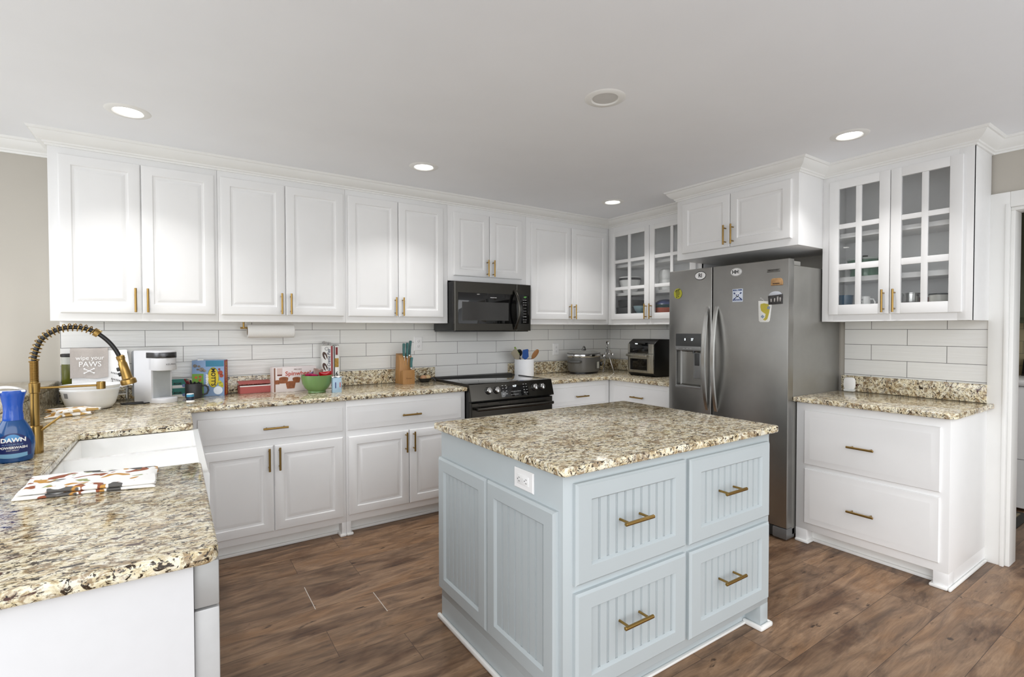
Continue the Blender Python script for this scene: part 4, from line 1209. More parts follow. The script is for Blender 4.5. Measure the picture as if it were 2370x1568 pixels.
# ------------------------------------------------------------------ utensil crock
CR = M('white speckled crock', (228, 229, 232), .5, vary=.04, scale=300, bump=.3)
CX, CY = -1.250, -.170
t = thing('utensil_crock', 'white crock of cooking utensils right of the range', 'crock', (CX, CY, CT))
MB().lathe([(.086, 0), (.0885, .003), (.0885, .152), (.087, .155), (.083, .155), (.082, .010), (.001, .008)], seg=48).build('crock', CR, t)
def utensil(lab, cat, base_, tip, head, mat, hmat=None, grp='utensils in the white crock'):
    """handle from base_ to the point tip (relative to the crock); head(mb, M) builds the working end in a frame whose z runs along the handle"""
    t = thing(cat.replace(' ', '_'), lab, cat, (CX, CY, CT), 0, grp)
    b0, e0 = Vector(base_), Vector(tip)
    MB().tube([b0, b0.lerp(e0, .5), e0], [.004, .0048, .0052], 10).build('handle', hmat or mat, t)
    d = (e0 - b0).normalized()
    x = Vector((1, 0, 0)); x = (x - d * x.dot(d)).normalized(); y = d.cross(x)
    F = Matrix((x, y, d)).transposed().to_4x4(); F.translation = e0
    mb = MB(); head(mb, F); mb.build('head', mat, t)
    return t
def paddle(w0, w1, l, th_=.004):
    def f(mb, F):
        rs = []
        for k, (fw_, z) in enumerate(((.012, 0), (w0, .018), ((w0 + w1) / 2, l * .5), (w1, l * .92), (w1 * .86, l))):
            rs.append([tuple(F @ Vector((sx_ * fw_, sy_ * th_ * (1 - .5 * z / l), z))) for sx_, sy_ in ((-1, -.3), (-.92, -1), (.92, -1), (1, -.3), (1, .3), (.92, 1), (-.92, 1), (-1, .3))])
        mb.rings(rs, True, True)
    return f
def spoonhead(w, l):
    def f(mb, F):
        prof = [(max(.0012, w * math.sin(PI * k / 12) ** .8), l * (1 - math.cos(PI * k / 12)) / 2) for k in range(13)]
        mb.lathe(prof, seg=20, sy=.28, mat=F)
    return f
utensil('tan slotted turner leaning left in the white crock', 'turner', (.045, .0, .02), (-.080, -.025, .162), paddle(.028, .034, .100), M('tan nylon', (150, 142, 124), .5))
utensil('green-edged spatula leaning left in the white crock', 'spatula', (.050, .025, .02), (-.058, .012, .200), paddle(.006, .0055, .075, .012), M('lime green silicone', (150, 190, 60), .5), CHROME)
utensil('black ladle at the back of the white crock', 'ladle', (.02, .05, .02), (-.032, .030, .175), spoonhead(.040, .070), BLACK)
utensil('blue silicone spatula in the white crock', 'spatula', (.0, -.02, .02), (-.018, -.045, .158), paddle(.035, .031, .088, .006), M('blue silicone', (42, 92, 172), .45))
utensil('pink-tipped spatula behind the blue one in the white crock', 'spatula', (-.02, .03, .02), (.012, .006, .160), paddle(.022, .018, .084, .005), M('dusty pink silicone', (170, 132, 136), .5))
utensil('wooden spoon leaning right in the white crock', 'wooden spoon', (-.04, .0, .02), (.068, -.028, .160), spoonhead(.027, .100), brushed('spoon wood', (148, 102, 58), .6, (80, 80, 6), metal=0))

# ------------------------------------------------------------------ slow cooker
SC = M('charcoal grey metal', (104, 103, 101), .36, metal=.35, vary=.02)
t = thing('slow_cooker', 'oval charcoal slow cooker with a glass lid in the corner', 'slow cooker', (-.572, -.218, CT), math.radians(24))
OV = dict(seg=60, sx=1.0, sy=.72)
MB().lathe([(.170, 0), (.176, .004), (.176, .016)], **OV).build('foot', BLACK, t)
MB().lathe([(.178, .016), (.190, .020), (.198, .040), (.206, .150), (.207, .158)], **OV).build('body', SC, t)
MB().lathe([(.207, .158), (.212, .163), (.214, .172), (.212, .184), (.205, .187), (.200, .184)], cap0=False, cap1=False, **OV).build('rim', CHROME, t)
LIDG = M('smoked lid glass', (128, 128, 124), .06, spec=.6)
MB().lathe([(.204, .186), (.198, .196), (.170, .208), (.120, .217), (.06, .221), (.001, .222)], **OV).build('lid', LIDG, t)
MB().lathe([(.206, .184), (.209, .189), (.206, .196), (.200, .197)], cap0=False, cap1=False, **OV).build('lid_rim', SC, t)
MB().tube([(-.030, 0, .221), (-.028, 0, .238), (-.014, 0, .252), (.0, 0, .256), (.014, 0, .252), (.028, 0, .238), (.030, 0, .221)], .0065, 12).build('lid_handle', SC, t)
MB().lathe([(.022, .2215), (.022, .228), (.016, .230)], seg=24).build('lid_knob_base', BLACK, t)
for s in (-1, 1):
    MB().tube([(s * .190, -.055, .120), (s * .232, -.055, .118), (s * .246, -.02, .118), (s * .246, .02, .118), (s * .232, .05, .118), (s * .195, .05, .120)], [.012, .013, .012, .012, .013, .012], 12).build('side_handle', M('dark handle plastic', (70, 70, 69), .45), t)
def oval(a, z, k=1.012): return (.203 * k * math.sin(a), -.203 * .72 * k * math.cos(a), z)
MB().grid(10, 2, lambda u, v: oval(-.22 + .80 * u, .046 + .074 * v)).build('control_plate', M('dark control plate', (84, 84, 82), .4), t)
MB().grid(5, 2, lambda u, v: oval(-.12 + .26 * u, .050 + .062 * v, 1.018)).build('label_plate', M('pale control label', (186, 186, 178), .5), t)
kn = oval(.34, .088, 1.02)
MB().cyl(kn, Vector(kn) * 1.0 + Vector((.010, -.016, 0)), .020, 20, .003).build('dial', BLACK, t)

# ------------------------------------------------------------------ measuring spoons on a stand
t = thing('spoon_stand', 'chrome tripod stand of measuring spoons in the corner by the air fryer', 'stand', (-.345, -.300, CT))
top = Vector((0, 0, .262))
for n_, (x, y) in enumerate(((-.062, -.010), (.060, -.040), (.020, .055))):
    MB().tube([(x, y, .004), (x * .55, y * .55, .10), (x * .12, y * .12, .215), tuple(top)], [.0045, .004, .0035, .003], 10).build('leg', CHROME, t)
    MB().ball((x, y, .005), .005, seg=10).build('foot', CHROME, t)
MB().ball((0, 0, .264), .010, seg=14).build('hub', CHROME, t)
def mspoon(lab, a, b_, r):
    s = thing('measuring_spoon', lab, 'measuring spoon', (-.345, -.300, CT), 0, 'measuring spoons on the stand')
    a, b_ = Vector(a), Vector(b_)
    MB().tube([a, a.lerp(b_, .5) + Vector((0, -.003, 0)), b_], .0028, 8).build('handle', CHROME, s)
    MB().lathe([(.001, -r * .55), (r * .55, -r * .45), (r * .9, -r * .15), (r, .002), (r * .93, .002), (r * .8, -.10 * r), (r * .5, -r * .38), (.001, -r * .48)], seg=22, mat=Matrix.Translation(b_) @ Matrix.Rotation(PI / 2 - .3, 4, 'X')).build('bowl', CHROME, s)
mspoon('upright measuring spoon at the top of the chrome stand', (0, -.004, .225), (.002, -.006, .288), .019)
mspoon('measuring spoon hung at the left of the chrome stand', (-.006, -.006, .250), (-.060, -.010, .165), .021)
mspoon('measuring spoon hung at the right of the chrome stand', (.006, -.006, .250), (.052, -.018, .178), .015)
mspoon('measuring spoon hung in the middle of the chrome stand', (0, -.010, .250), (-.004, -.022, .185), .013)

# ------------------------------------------------------------------ air fryer
t = thing('air_fryer', 'black and steel air fryer oven left of the fridge', 'air fryer', (-.385, -.620, CT), -PI / 2 - math.radians(2))
AW, AD, AH = .318, .300, .335
MB().prism([(0, .03), (.012, .012), (.03, 0), (AD, 0), (AD, AH - .004), (.06, AH), (.012, AH - .030), (0, AH - .05)], 0, AW, .004, axis='x').build('body', BLACK, t)
fs = brushed('warm stainless steel', (178, 174, 164), .28, (90, 2, 2), amt=.05)
MB().box(.004, AW - .004, -.010, .001, .032, .322 - .03, .004).build('front_panel', fs, t)
MB().box(.032, AW - .062, -.0125, -.009, .208, .305, .002).build('display', BGLASS, t)
text('00:00', .014, LED, t, (.115, -.0130, .292))
MB().box(.006, AW - .006, -.0115, -.0095, .203, .2065).build('door_gap', BLACK, t)
MB().box(.004, AW - .055, -.038, -.014, .176, .199, .006).box(.010, .026, -.016, -.008, .180, .195).box(AW - .085, AW - .069, -.016, -.008, .180, .195).build('door_handle', fs, t)
MB().panel(.020, AW - .062, .040, .172, [(0, -.009), (0, -.012), (.010, -.0125), (.014, -.0105)]).build('door', fs, t)
MB().panel(.035, AW - .077, .055, .158, [(0, -.010), (.001, -.0115)]).build('door_window', BGLASS, t)
for x in (.04, AW - .04):
    for y in (.05, AD - .05): MB().cyl((x, y, 0), (x, y, .014), .012, 14).build('foot', BLACK, t)

# ------------------------------------------------------------------ plug-in device on the right counter
t = thing('sensor_puck', 'small white rounded device standing by the splash right of the fridge', 'device', (-.062, -2.337, CT), -PI / 2)
def superell(w, h, n=40, e=.55):
    return [(w * abs(math.cos(2 * PI * k / n)) ** e * (1 if math.cos(2 * PI * k / n) >= 0 else -1), h * abs(math.sin(2 * PI * k / n)) ** e * (1 if math.sin(2 * PI * k / n) >= 0 else -1)) for k in range(n)]
MB().prism([(x, z + .054) for x, z in superell(.0345, .0420)], -.011, .011, .004, axis='y').build('body', PLASTW, t)
MB().prism([(-.030, -.016), (.030, -.016), (.030, .016), (-.030, .016)], 0, .018, .005).build('stand', M('clear stand plastic', (214, 216, 216), .15), t)
# ------------------------------------------------------------------ fridge
FX = -.715
fr = thing('refrigerator', 'stainless steel side-by-side refrigerator with a water dispenser', 'refrigerator', (FX, -1.350, 0), -PI / 2)
FWD = .910
MB().box(.004, FWD - .002, .068, .685, .03, 1.742, .006).build('body', FSIDE, fr)
def holed(mb, outer, hole, depth):
    x0, x1, z0, z1 = outer; a, b, c, d = hole
    def r(i, y): return [(x0 + i, y, z0 + i), (x1 - i, y, z0 + i), (x1 - i, y, z1 - i), (x0 + i, y, z1 - i)]
    def h(i, y, dz=0): return [(a + i, y, c + i + dz), (b - i, y, c + i + dz), (b - i, y, d - i), (a + i, y, d - i)]
    return mb.rings([r(0, .062), r(0, .006), r(.002, .002), r(.006, 0), h(0, 0), h(.002, .004), h(.004, depth - .01, .0), h(.012, depth, .0)], True, True)
fd = holed(MB(), (0, .3715, .085, 1.780), (.068, .283, .914, 1.182), .058).build('door', STEEL, fr, label='narrow left freezer door with the dispenser')
sd = MB().panel(.3785, FWD, .085, 1.780, [(0, .062), (0, .007), (.002, .002), (.007, 0)]).build('door', STEEL, fr, label='wide right fridge door')
def bow(x, par):
    rs = []
    n = 28
    for k in range(n + 1):
        tt = k / n; z = 1.500 - .742 * tt
        o = -.006 - .052 * math.sin(PI * tt) ** .75
        wx = .0135 + .002 * math.sin(PI * tt)
        rs.append([(x - wx, o + .010, z), (x - wx * .75, o - .001, z), (x + wx * .75, o - .001, z), (x + wx, o + .010, z), (x + wx * .8, o + .014, z), (x - wx * .8, o + .014, z)])
    return MB().rings(rs, True, True).build('handle', STEELV, par, smooth=50)
bow(.340, fd); bow(.412, sd)
# dispenser
DISP = M('dispenser dark panel', (66, 67, 68), .3)
DSIL = M('dispenser silver plastic', (138, 139, 139), .35, metal=.4)
MB().box(.066, .285, -.004, .004, 1.186, 1.306, .002).build('dispenser_display', DISP, fd)
text('0', .026, LED, fd, (.150, -.0045, 1.262), name='display_digits', sx=.8); text('37', .026, LED, fd, (.212, -.0045, 1.262), name='display_digits', sx=.8)
MB().box(.064, .287, -.008, .004, 1.180, 1.212, .004).build('dispenser_buttons', DSIL, fd)
for x in (.085, .142, .172, .202): MB().box(x - .009, x + .009, -.0086, -.0076, 1.1945, 1.197).build('button_mark', M('button print', (200, 200, 200), .5), fd)
MB().box(.206, .270, .020, .034, .975, 1.165, .006).build('dispenser_paddle', DSIL, fd)
MB().box(.218, .258, .016, .022, 1.070, 1.160, .003).build('paddle_pad', DISP, fd)
MB().prism([(-.010, .912), (-.002, .900), (.004, .900), (.004, .918)], .066, .285, .001, axis='x').build('drip_tray', DSIL, fd)
MB().cyl((.205, .028, 1.190), (.205, .028, 1.160), .010, 16).build('nozzle', DISP, fd)
MB().box(.008, FWD - .008, .020, .066, .012, .078, .004).build('kick_grille', M('dark grille', (52, 52, 52), .4), fr)
for x in (.05, FWD - .045): MB().prism([(x - .045, .004), (x + .043, .004), (x + .043, .10), (x - .045, .10)], .010, .082, .010).build('foot_cover', M('grey foot cover', (112, 112, 112), .35, metal=.4), fr)
for x in (.03, FWD - .075): MB().prism([(x, .010), (x + .062, .010), (x + .062, .165), (x, .165)], 1.744, 1.772, .004).build('hinge_cover', M('grey hinge cover', (128, 127, 123), .4), fr)
MB().box(.772, .856, -.0022, .0005, 1.703, 1.722, .001).build('name_badge', M('dark badge', (112, 110, 106), .3, metal=.6), sd)
text('FRIGIDAIRE', .0130, INKK, sd, (.814, -.0026, 1.7135), sx=1.05)

# magnets and stickers on the doors (each its own thing)
def magnet(name, lab, cat, u, z):
    return thing(name, lab, cat, (FX - .0004, -u, z), -PI / 2, 'fridge magnets and stickers')
DISC = Matrix.Rotation(PI / 2, 4, 'X')
t = magnet('oval_sticker', 'white oval sticker reading RI on the narrow fridge door', 'sticker', 1.627, 1.727)
MB().lathe([(.047, 0), (.047, .0012)], seg=40, sy=.66, mat=DISC).build('black_rim', INKK, t)
MB().lathe([(.0435, .0004), (.0435, .0018)], seg=40, sy=.62, mat=DISC).build('face', INKW, t)
text('RI', .040, INKK, t, (0, -.0019, 0), bold=.001, sx=.95)
t = magnet('round_magnet', 'yellow round magnet with dark writing on the narrow fridge door', 'magnet', 1.432, 1.608)
MB().lathe([(.036, 0), (.036, .0025)], seg=36, sy=1.08, mat=DISC).build('face', M('yellow magnet', (206, 204, 60), .4), t)
DKO = M('dark olive ink', (50, 52, 30), .6)
for s, z, w_, r_ in (('UPON', .024, .020, .35), ('A LI', -.024, .018, .35)): text(s, .016, DKO, t, (-.002, -.0028, z), rot=FRONT @ Matrix.Rotation(r_, 4, 'Z'), bold=.0008)
ln = MB()
for k in range(4): ln.box(-.020 + k * .002, .018 + k * .001, -.0030, -.0024, -.012 + k * .008, -.0085 + k * .008, mat=Matrix.Rotation(-.4, 4, 'Y'))
ln.build('printed_lines', DKO, t)
t = magnet('oval_sticker', 'white oval sticker reading HH at the top of the wide fridge door', 'sticker', 1.908, 1.727)
MB().lathe([(.041, 0), (.041, .0010)], seg=40, sy=.66, mat=DISC).build('white_rim', INKW, t)
MB().lathe([(.0385, .0003), (.0385, .0014)], seg=40, sy=.64, mat=DISC).build('black_line', INKK, t)
MB().lathe([(.037, .0004), (.037, .0018)], seg=40, sy=.63, mat=DISC).build('face', INKW, t)
text('HH', .034, INKK, t, (-.006, -.0019, 0), bold=.0014, sx=.95)
text('ISLAND', .008, INKK, t, (.024, -.0019, 0), rot=VERTU)
t = magnet('square_magnet', 'white magnet with a blue skull and crossed bones on the wide fridge door', 'magnet', 1.9195, 1.568)
BI = M('blue ink', (58, 84, 150), .5)
MB().prism([(-.0375, -.044), (.0375, -.044), (.0375, .044), (-.0375, .044)], -.0022, 0, .001, axis='y').build('face', M('pale blue white card', (214, 222, 236), .4), t)
text('SKULL CREEK', .0112, BI, t, (0, -.0025, .035), bold=.0007, sx=1.0)
text('BOATHOUSE', .0112, BI, t, (0, -.0025, -.031), bold=.0007, sx=1.05)
sk_ = MB()
for a in (-.7, .7): sk_.box(-.031, .031, -.0026, -.0020, -.003, .003, mat=Matrix.Translation((0, 0, -.004)) @ Matrix.Rotation(a, 4, 'Y'))
for sx_ in (-1, 1):
    for sz in (-1, 1): sk_.lathe([(.0052, 0), (.0052, .0006)], (0, 0, 0), 12, mat=Matrix.Translation((sx_ * .024, -.0020, -.004 + sz * .0195)) @ DISC)
sk_.build('printed_bones', BI, t)
MB().lathe([(.017, 0), (.017, .0008)], seg=28, sy=.95, mat=Matrix.Translation((0, -.0022, .004)) @ DISC).box(-.010, .010, -.0030, -.0022, -.018, -.004, .001).build('printed_skull', M('pale skull print', (226, 231, 240), .4), t)
for x in (-.007, .007): MB().lathe([(.0045, 0), (.0045, .0004)], seg=14, mat=Matrix.Translation((x, -.0030, .002)) @ DISC).build('printed_eye', BI, t)
t = magnet('bread_magnet', 'tan bread-shaped magnet near the top right of the wide fridge door', 'magnet', 2.187, 1.640)
MB().prism([(-.038, -.023), (.038, -.023), (.040, -.004), (.034, .016), (.024, .022), (-.026, .023), (-.036, .016), (-.037, .0)], -.006, 0, .002, axis='y').build('body', M('tan resin', (204, 160, 110), .5, vary=.15, scale=60), t)
text('SAVANNAH', .0085, M('dark brown ink', (56, 36, 24), .5), t, (-.002, -.0064, -.012), sx=.95, bold=.0006)
t = magnet('photo_magnet', 'dark photo magnet with a white domed top, overlapping the lemonade magnet', 'magnet', 2.180, 1.530)
t.location.x -= .003
MB().prism([(-.044, -.034), (.044, -.030), (.044, .030), (-.047, .022)], -.004, 0, .001, axis='y').build('dark_photo', M('dark photo print', (58, 56, 56), .35, vary=.6, scale=90), t)
MB().prism([(.042 * math.cos(PI * k / 10), .024 + .026 * math.sin(PI * k / 10)) for k in range(11)], -.0036, -.0005, .0006, axis='y').build('dome', M('pale dome print', (196, 200, 208), .4), t)
for x, h in ((-.026, .012), (-.004, .014), (.016, .020), (.032, .016)): MB().box(x - .004, x + .004, -.0046, -.0040, -.016, -.016 + h * 1.6, .0004).build('printed_figure', M('pale figure print', (176, 172, 168), .5, vary=.3, scale=90), t)
t = magnet('lemonade_magnet', 'white magnet of a glass of lemonade, lowest on the wide fridge door', 'magnet', 2.110, 1.455)
MB().prism([(-.032, -.070), (.026, -.071), (.034, -.060), (.045, .03), (.046, .062), (-.044, .069), (-.042, -.02), (-.040, -.060)], -.002, 0, .001, axis='y').build('glass_shape', M('white magnet card', (232, 232, 228), .4), t)
LEM = M('lemon yellow print', (220, 204, 78), .45, vary=.08, scale=30)
MB().prism([(-.030, .030), (-.028, .048), (-.006, .052), (.022, .046), (.034, .020), (.028, -.015), (.018, -.050), (.004, -.060), (-.012, -.054), (.002, -.040), (.006, -.018), (-.010, -.008), (-.024, .004)], -.0026, -.0019, axis='y').build('printed_lemonade', LEM, t)
for x, z, a in ((.026, .022, .2), (-.014, -.034, .7)): MB().box(-.009, .009, -.0030, -.0022, -.009, .009, .0004, mat=Matrix.Translation((x, 0, z)) @ Matrix.Rotation(a, 4, 'Y')).build('printed_ice', M('ice blue print', (158, 176, 198), .5), t)
for k in range(5): MB().box(-.003, .003, -.0012, -.0003, -.001, .001, mat=Matrix.Translation((-.030 + k * .0052, 0, .086 - k * .0038 + (k % 2) * .004)) @ Matrix.Rotation(.9, 4, 'Y')).build('printed_fizz', INKW, t)

# ------------------------------------------------------------------ range
rg = thing('range', 'black stainless slide-in electric range in the back counter', 'range', (-2.0925, -.680, 0))
RW = .764
MB().box(.003, RW - .003, .030, .640, .03, .905, .002).build('body', BLACK, rg)
MB().box(0, RW, .025, .600, .9055, .931, .003).build('cooktop', M('glossy cooktop glass', (16, 16, 18), .03, spec=1.0, coat=1.0, vary=0), rg)
MB().box(-.004, .004, .024, .605, .9150, .9215, .002).box(RW - .004, RW + .004, .024, .605, .9150, .9215, .002).build('side_trim', BLACK, rg) if False else None
MB().box(-.002, .006, .030, .600, .9150, .9325, .002).build('side_trim', BLACK, rg)
MB().box(RW - .006, RW + .002, .030, .600, .9150, .9325, .002).build('side_trim', BLACK, rg)
MB().prism([(.572, .931), (.582, .938), (.600, .942), (.640, .942), (.640, .905)], .004, RW - .004, .002, axis='x').build('rear_vent_rail', BLACK, rg)
for k in range(4): MB().box(.10 + k * .16, .16 + k * .16, .602, .610, .9415, .9432).build('vent_slot', DARKG, rg)
MB().prism([(.024, .934), (.016, .931), (-.020, .812), (-.012, .806), (.024, .806), (.024, .934)], -.001, RW + .001, .002, axis='x').build('control_panel', BSTEEL, rg)
sl = math.atan2(.038, .118)
def onpanel(x, t_, out=0):      # t_ from the bottom (0) to the top (1) of the slanted face
    y = -.020 + .038 * t_; z = .812 + .118 * t_
    return Matrix.Translation((x, y, z)) @ Matrix.Rotation(-sl, 4, 'X') @ Matrix.Translation((0, -out, 0))
for n_, x in enumerate((.152, .224, .580, .650)):
    K = onpanel(x, .56) @ Matrix.Rotation(PI / 2, 4, 'X')
    kb = MB().lathe([(.027, 0), (.028, .003), (.026, .007), (.0235, .009)], seg=32, mat=K).build('knob', BLACK, rg)
    MB().lathe([(.0225, .008), (.0215, .028), (.019, .031), (.001, .0315)], seg=32, mat=K).build('cap', CHROME, kb)
    MB().box(-.0045, .0045, -.021, .021, .028, .037, .002, mat=K).build('grip', CHROME, kb)
    T = onpanel(x - .004, .90, .0006)
    MB().box(-.0075, .0075, -.0004, .0004, -.0075, .0075, mat=T).build('burner_mark', INKW, rg)
    MB().box(-.0055, .0055, -.0008, .0004, -.0055, .0055, mat=T).build('burner_mark_inner', BSTEEL, rg)
D = onpanel(.392, .5, .0005)
MB().box(-.128, .128, -.0012, .001, -.050, .050, .0005, mat=D).build('display', BGLASS, rg)
o = text('4:27', .020, LED, rg, (0, 0, 0), name='display_digits', rot=Matrix.Identity(4)); o.data.transform(onpanel(.395, .74, .0020) @ FRONT)
o = text('1  2  3  4  5  6  7  8  9  0', .0085, INKW, rg, (0, 0, 0), rot=Matrix.Identity(4), sx=1.1); o.data.transform(onpanel(.400, .40, .0020) @ FRONT)
o = text('o  o  o  o  o  o  o', .0085, INKW, rg, (0, 0, 0), rot=Matrix.Identity(4), sx=1.1); o.data.transform(onpanel(.385, .22, .0020) @ FRONT)
for x in (.285, .315, .480, .505):
    mk = MB()
    for k in range(4): mk.box(-.006, .006, -.0004, .0004, -.001 - k * .022, .0012 - k * .022)
    mk.build('printed_keys', INKW, rg).data.transform(onpanel(x, .82, .0020))
MB().panel(.006, RW - .006, .185, .797, [(0, .030), (0, -.006), (.004, -.010)]).build('oven_door', BSTEEL, rg)
od = rg.children[-1]
MB().panel(.09, RW - .09, .30, .66, [(0, -.008), (.001, -.0115)]).build('door_window', BGLASS, od)
MB().tube([(.032, -.050, .752), (.36, -.052, .752), (RW - .032, -.050, .752)], .0125, 16).build('door_handle', BSTEEL, od)
for x in (.05, RW - .05): MB().box(x - .012, x + .012, -.050, -.008, .742, .762, .004).build('handle_mount', BSTEEL, od)
for k in range(4): MB().box(.06 + k * .18, .14 + k * .18, -.0108, -.0095, .783, .789).build('door_vent', BLACK, od)
MB().panel(.006, RW - .006, .050, .178, [(0, .030), (0, -.006), (.004, -.010)]).build('storage_drawer', BSTEEL, rg)

# ------------------------------------------------------------------ microwave
mw = thing('microwave', 'black stainless over-the-range microwave', 'microwave', (-2.071, -.400, 1.327))
MW_, MH = .730, .390
MB().box(.002, MW_ - .002, .028, .388, .004, MH, .002).build('body', BLACK, mw)
MB().box(.004, MW_ - .004, .034, .375, -.008, .004, .002).build('bottom_vent_plate', DARKG, mw)
dr = MB().panel(0, .581, 0, MH, [(0, .027), (0, .004), (.004, 0)]).build('door', BSTEEL, mw)
MB().panel(.028, .581, .058, .304, [(0, .001), (0, -.0012), (.002, -.002)]).build('door_glass', BGLASS, dr)
MB().panel(.061, .500, .083, .232, [(0, -.0015), (.001, -.0025)]).build('window_mesh', M('dark window mesh', (50, 49, 48), .16, spec=.6), dr)
text('FRIGIDAIRE', .0105, INKW, dr, (.352, -.0028, .270), sx=1.15)
hp_ = []
for k in range(17):
    tt = k / 16; hp_.append((.560 + .012 * math.sin(PI * tt), -.006 - .052 * math.sin(PI * tt) ** .8, .335 - .318 * tt))
MB().tube(hp_, .0125, 14).build('handle', BSTEEL, dr)
cp = MB().panel(.584, MW_, 0, MH, [(0, .027), (0, .004), (.004, 0)]).build('control_panel', BSTEEL, mw)
MB().panel(.585, .710, .058, .304, [(0, .001), (0, -.0012), (.002, -.002)]).build('key_glass', BGLASS, cp)
text('4:27', .016, M('green lit digits', (110, 190, 90), .5, emit=.6), cp, (.668, -.0026, .284), name='display_digits')
for n_, s in enumerate(('1   2   3', '4   5   6', '7   8   9', '0   START')): text(s, .0085, INKW, cp, (.664, -.0026, .190 - n_ * .024))
for n_, s in enumerate(('POP  COOK', 'MELT  AUTO', 'SOFT  TIME')): text(s, .0068, INKW, cp, (.664, -.0026, .258 - n_ * .020))
text('STOP   CLOCK', .0058, INKW, cp, (.664, -.0026, .092)); text('FAN   LIGHT', .0058, INKW, cp, (.664, -.0026, .074))

# ------------------------------------------------------------------ crockery in the glass cabinets
def crock(name, lab, cat, u, x, z, group):
    return thing(name, lab, cat, (x, -u, z), -PI / 2, group)
G1, G2 = 'crockery in the corner glass cabinet', 'crockery in the glass cabinet by the doorway'
GW = M('white glazed china', (232, 232, 231), .2)
GDK = M('charcoal glaze', (62, 62, 64), .3)
def bowl_prof(r, h, foot=.55): return [(r * foot, 0), (r * foot * 1.05, .003), (r * .82, h * .38), (r * .96, h * .75), (r, h), (r * .96, h), (r * .9, h * .7), (r * .7, h * .3), (.001, h * .12)]
t = crock('serving_bowl', 'white bowl with a dark grey band on the middle shelf of the corner glass cabinet', 'bowl', .432, -.165, 1.6905, G1)
MB().lathe(bowl_prof(.106, .156), seg=40).build('bowl', GW, t)
MB().lathe([(.1045, .124), (.1068, .145)], seg=40, cap0=False, cap1=False).build('band', GDK, t)
t = crock('white_jar', 'tall rounded white jar on the middle shelf, right door of the corner glass cabinet', 'jar', .868, -.165, 1.6905, G1)
MB().lathe([(.052, 0), (.062, .012), (.066, .05), (.063, .088), (.058, .094), (.062, .104), (.064, .150), (.054, .182), (.03, .196), (.001, .198)], seg=36).build('jar', GW, t)
def sq(t, w, h, m):
    return MB().rings([[(-w * k, -w * k, z), (w * k, -w * k, z), (w * k, w * k, z), (-w * k, w * k, z)] for k, z in ((.84, 0), (.9, .004), (1, h), (.94, h), (.82, .008))], True, True).build('bowl', m, t)
t = crock('square_bowl', 'lower charcoal square bowl in the corner glass cabinet', 'bowl', .432, -.140, 1.4195, G1); sq(t, .104, .130, GDK)
t = crock('square_bowl', 'upper charcoal square bowl stacked on the lower one in the corner glass cabinet', 'bowl', .440, -.140, 1.5500, G1); sq(t, .098, .072, GDK)
TL = M('teal glaze', (108, 148, 156), .25, vary=.12, scale=30)
t = crock('small_bowl', 'upper pale teal bowl behind the corner cabinet handles', 'bowl', .612, -.205, 1.4920, G1); MB().lathe(bowl_prof(.072, .066), seg=36).build('bowl', M('pale teal glaze', (134, 160, 166), .25), t)
t = crock('small_bowl', 'lower teal bowl behind the corner cabinet handles', 'bowl', .612, -.205, 1.4195, G1); MB().lathe(bowl_prof(.068, .072), seg=36).build('bowl', TL, t)
t = crock('small_bowl', 'terracotta red bowl at the bottom of the coloured stack in the corner glass cabinet', 'bowl', .868, -.165, 1.4195, G1); MB().lathe(bowl_prof(.118, .112, .8), seg=40).build('bowl', M('terracotta glaze', (196, 92, 62), .3), t)
t = crock('small_bowl', 'teal dish in the middle of the coloured stack in the corner glass cabinet', 'bowl', .868, -.165, 1.5320, G1); MB().lathe(bowl_prof(.116, .028, .9), seg=40).build('bowl', M('deep teal glaze', (66, 112, 116), .3), t)
t = crock('small_bowl', 'navy blue bowl upside down on top of the coloured stack', 'bowl', .868, -.165, 1.5610, G1); MB().lathe([(.116, 0), (.110, .012), (.06, .040), (.02, .048), (.001, .049)], seg=40).build('bowl', M('navy glaze', (52, 68, 116), .3), t)

t = crock('casserole', 'green round dish with a glass lid on the middle shelf by the doorway', 'casserole', 2.462, -.165, 1.6765, G2)
MB().lathe(bowl_prof(.098, .105, .8), seg=40).build('dish', M('green glass', (66, 98, 78), .15, vary=.1, scale=30), t)
MB().lathe([(.098, .1055), (.100, .110), (.094, .118), (.05, .126), (.001, .127)], seg=40).build('lid', M('grey glass lid', (146, 152, 148), .1), t)
MB().lathe([(.012, .127), (.016, .138), (.001, .140)], seg=18).build('lid_knob', BLACK, t)
t = crock('small_bowl', 'blue glazed bowl on the bottom shelf by the doorway, far left', 'bowl', 2.356, -.185, 1.4265, G2); MB().lathe(bowl_prof(.046, .136, .85), seg=32).build('bowl', M('blue glaze', (62, 96, 122), .25, vary=.2, scale=20), t)
t = crock('mug', 'white mug with dark letters on the bottom shelf by the doorway', 'mug', 2.470, -.190, 1.4265, G2)
MB().lathe([(.028, 0), (.032, .004), (.0345, .122), (.0315, .122), (.030, .01), (.001, .008)], seg=32).build('body', GW, t)
MB().tube([(.033, 0, .105), (.050, 0, .104), (.060, 0, .085), (.056, 0, .060), (.034, 0, .048)], .005, 10).build('handle', GW, t)
for s, z in (('&go', .102), ('go', .084)): text(s, .018, INKK, t, (-.008, -.0352, z))
t = crock('steel_pot', 'polished steel pot on the bottom shelf by the doorway', 'pot', 2.716, -.185, 1.4265, G2)
MB().lathe([(.042, 0), (.044, .004), (.044, .124), (.0465, .127), (.0465, .130), (.042, .130), (.041, .01), (.001, .008)], seg=36).build('pot', STEELV, t)
t = crock('canister', 'pale canister with a black rim on the bottom shelf by the doorway, far right', 'canister', 2.850, -.185, 1.4265, G2)
MB().lathe([(.043, 0), (.045, .004), (.045, .112)], seg=36).build('body', M('pale enamel', (206, 204, 196), .3), t)
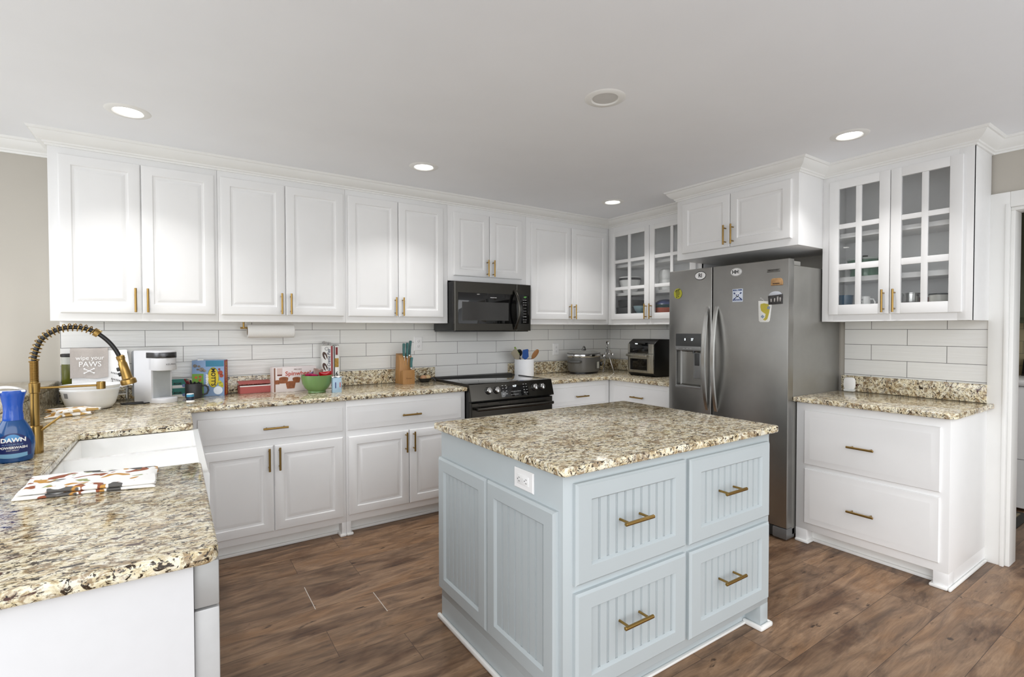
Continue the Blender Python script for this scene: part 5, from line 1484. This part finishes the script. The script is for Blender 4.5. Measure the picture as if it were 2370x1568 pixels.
MB().lathe([(.0465, .112), (.0475, .115), (.0475, .120), (.001, .122)], seg=36).build('rim', BLACK, t)
t = crock('red_tin', 'small red tin behind the black-rimmed canister by the doorway', 'tin', 2.790, -.120, 1.4265, G2)
MB().lathe([(.030, 0), (.031, .003), (.031, .10), (.029, .103)], seg=28).build('tin', M('red tin enamel', (150, 52, 40), .35), t)
# cabinet hinges seen through the glass
for z in (1.520, 2.165):
    pass

# ------------------------------------------------------------------ laundry room
wa = thing('washing_machine', 'white top-load washing machine in the laundry room', 'washing machine', (1.25, -2.800, 0), -PI / 2)
MB().box(0, .68, .0, .66, .02, .915, .012).build('cabinet', PLASTW, wa)
MB().box(.0, .68, -.006, .60, .918, .962, .014).build('lid_deck', PLASTW, wa)
MB().box(.02, .66, -.0015, .003, .380, .384).build('panel_seam', M('seam grey', (120, 120, 120), .6), wa)
MB().prism([(.50, .962), (.535, .978), (.590, 1.095), (.64, 1.10), (.66, 1.06), (.66, .962)], .02, .66, .01, axis='x').build('console', BLACK, wa)
for x in (.12, .34, .56): MB().cyl((x, .553, 1.045), (x, .530, 1.056), .030, 24, .004).build('dial', CHROME, wa)
OLV = M('olive green cabinet paint', (92, 97, 78), .5)
lc = thing('laundry_cabinet', 'olive green wall cabinet above the washing machine', 'cabinet', (1.62, -2.50, 1.385), -PI / 2)
MB().box(0, 1.2, 0, .37, 0, .95, .002).build('carcass', OLV, lc)
MB().panel(.02, .60, .04, .92, RAISED).build('door', OLV, lc); MB().panel(.61, 1.18, .04, .92, RAISED).build('door', OLV, lc)
tile_slab('tile_backsplash', 'cream subway tile behind the washing machine in the laundry room', [(1.988, 1.9985, -4.4, -1.62, .90, 1.42)], lambda c: -c.y + 20 * .3985, subway_tile('cream tile', (222, 208, 170), (150, 146, 132)))['group'] = 'subway tile backsplashes'
t = thing('floor_mat', 'woven dark-bordered floor mat in front of the washing machine', 'mat', (.40, -3.005, 0))
MB().box(0, .80, 0, .75, 0, .008, .002).build('border', M('black mat border', (44, 42, 38), .8), t)
wm, nt, p = new_mat('woven mat')
tc = nt.nodes.new('ShaderNodeTexCoord').outputs['Object']
ck = nt.nodes.new('ShaderNodeTexChecker'); ck.inputs['Scale'].default_value = 60
ck.inputs['Color1'].default_value = lin((150, 138, 112)) + (1,); ck.inputs['Color2'].default_value = lin((86, 78, 64)) + (1,)
nt.links.new(mapping(nt, tc, (1, 1, 1), rot=(0, 0, .785)), ck.inputs['Vector']); nt.links.new(ck.outputs['Color'], p.inputs['Base Color']); p.inputs['Roughness'].default_value = .9
MB().box(.05, .75, .05, .70, .008, .011, .001).build('woven_field', wm, t)
# pale gaps where two planks have parted
for x, y0, y1 in ((-3.341, -1.398, -1.150), (-3.060, -1.606, -1.400)):
    MB().box(x - .0016, x + .0016, y0, y1, -.001, .0006).build('plank_gap', M('pale plank gap', (206, 200, 192), .7), fl)
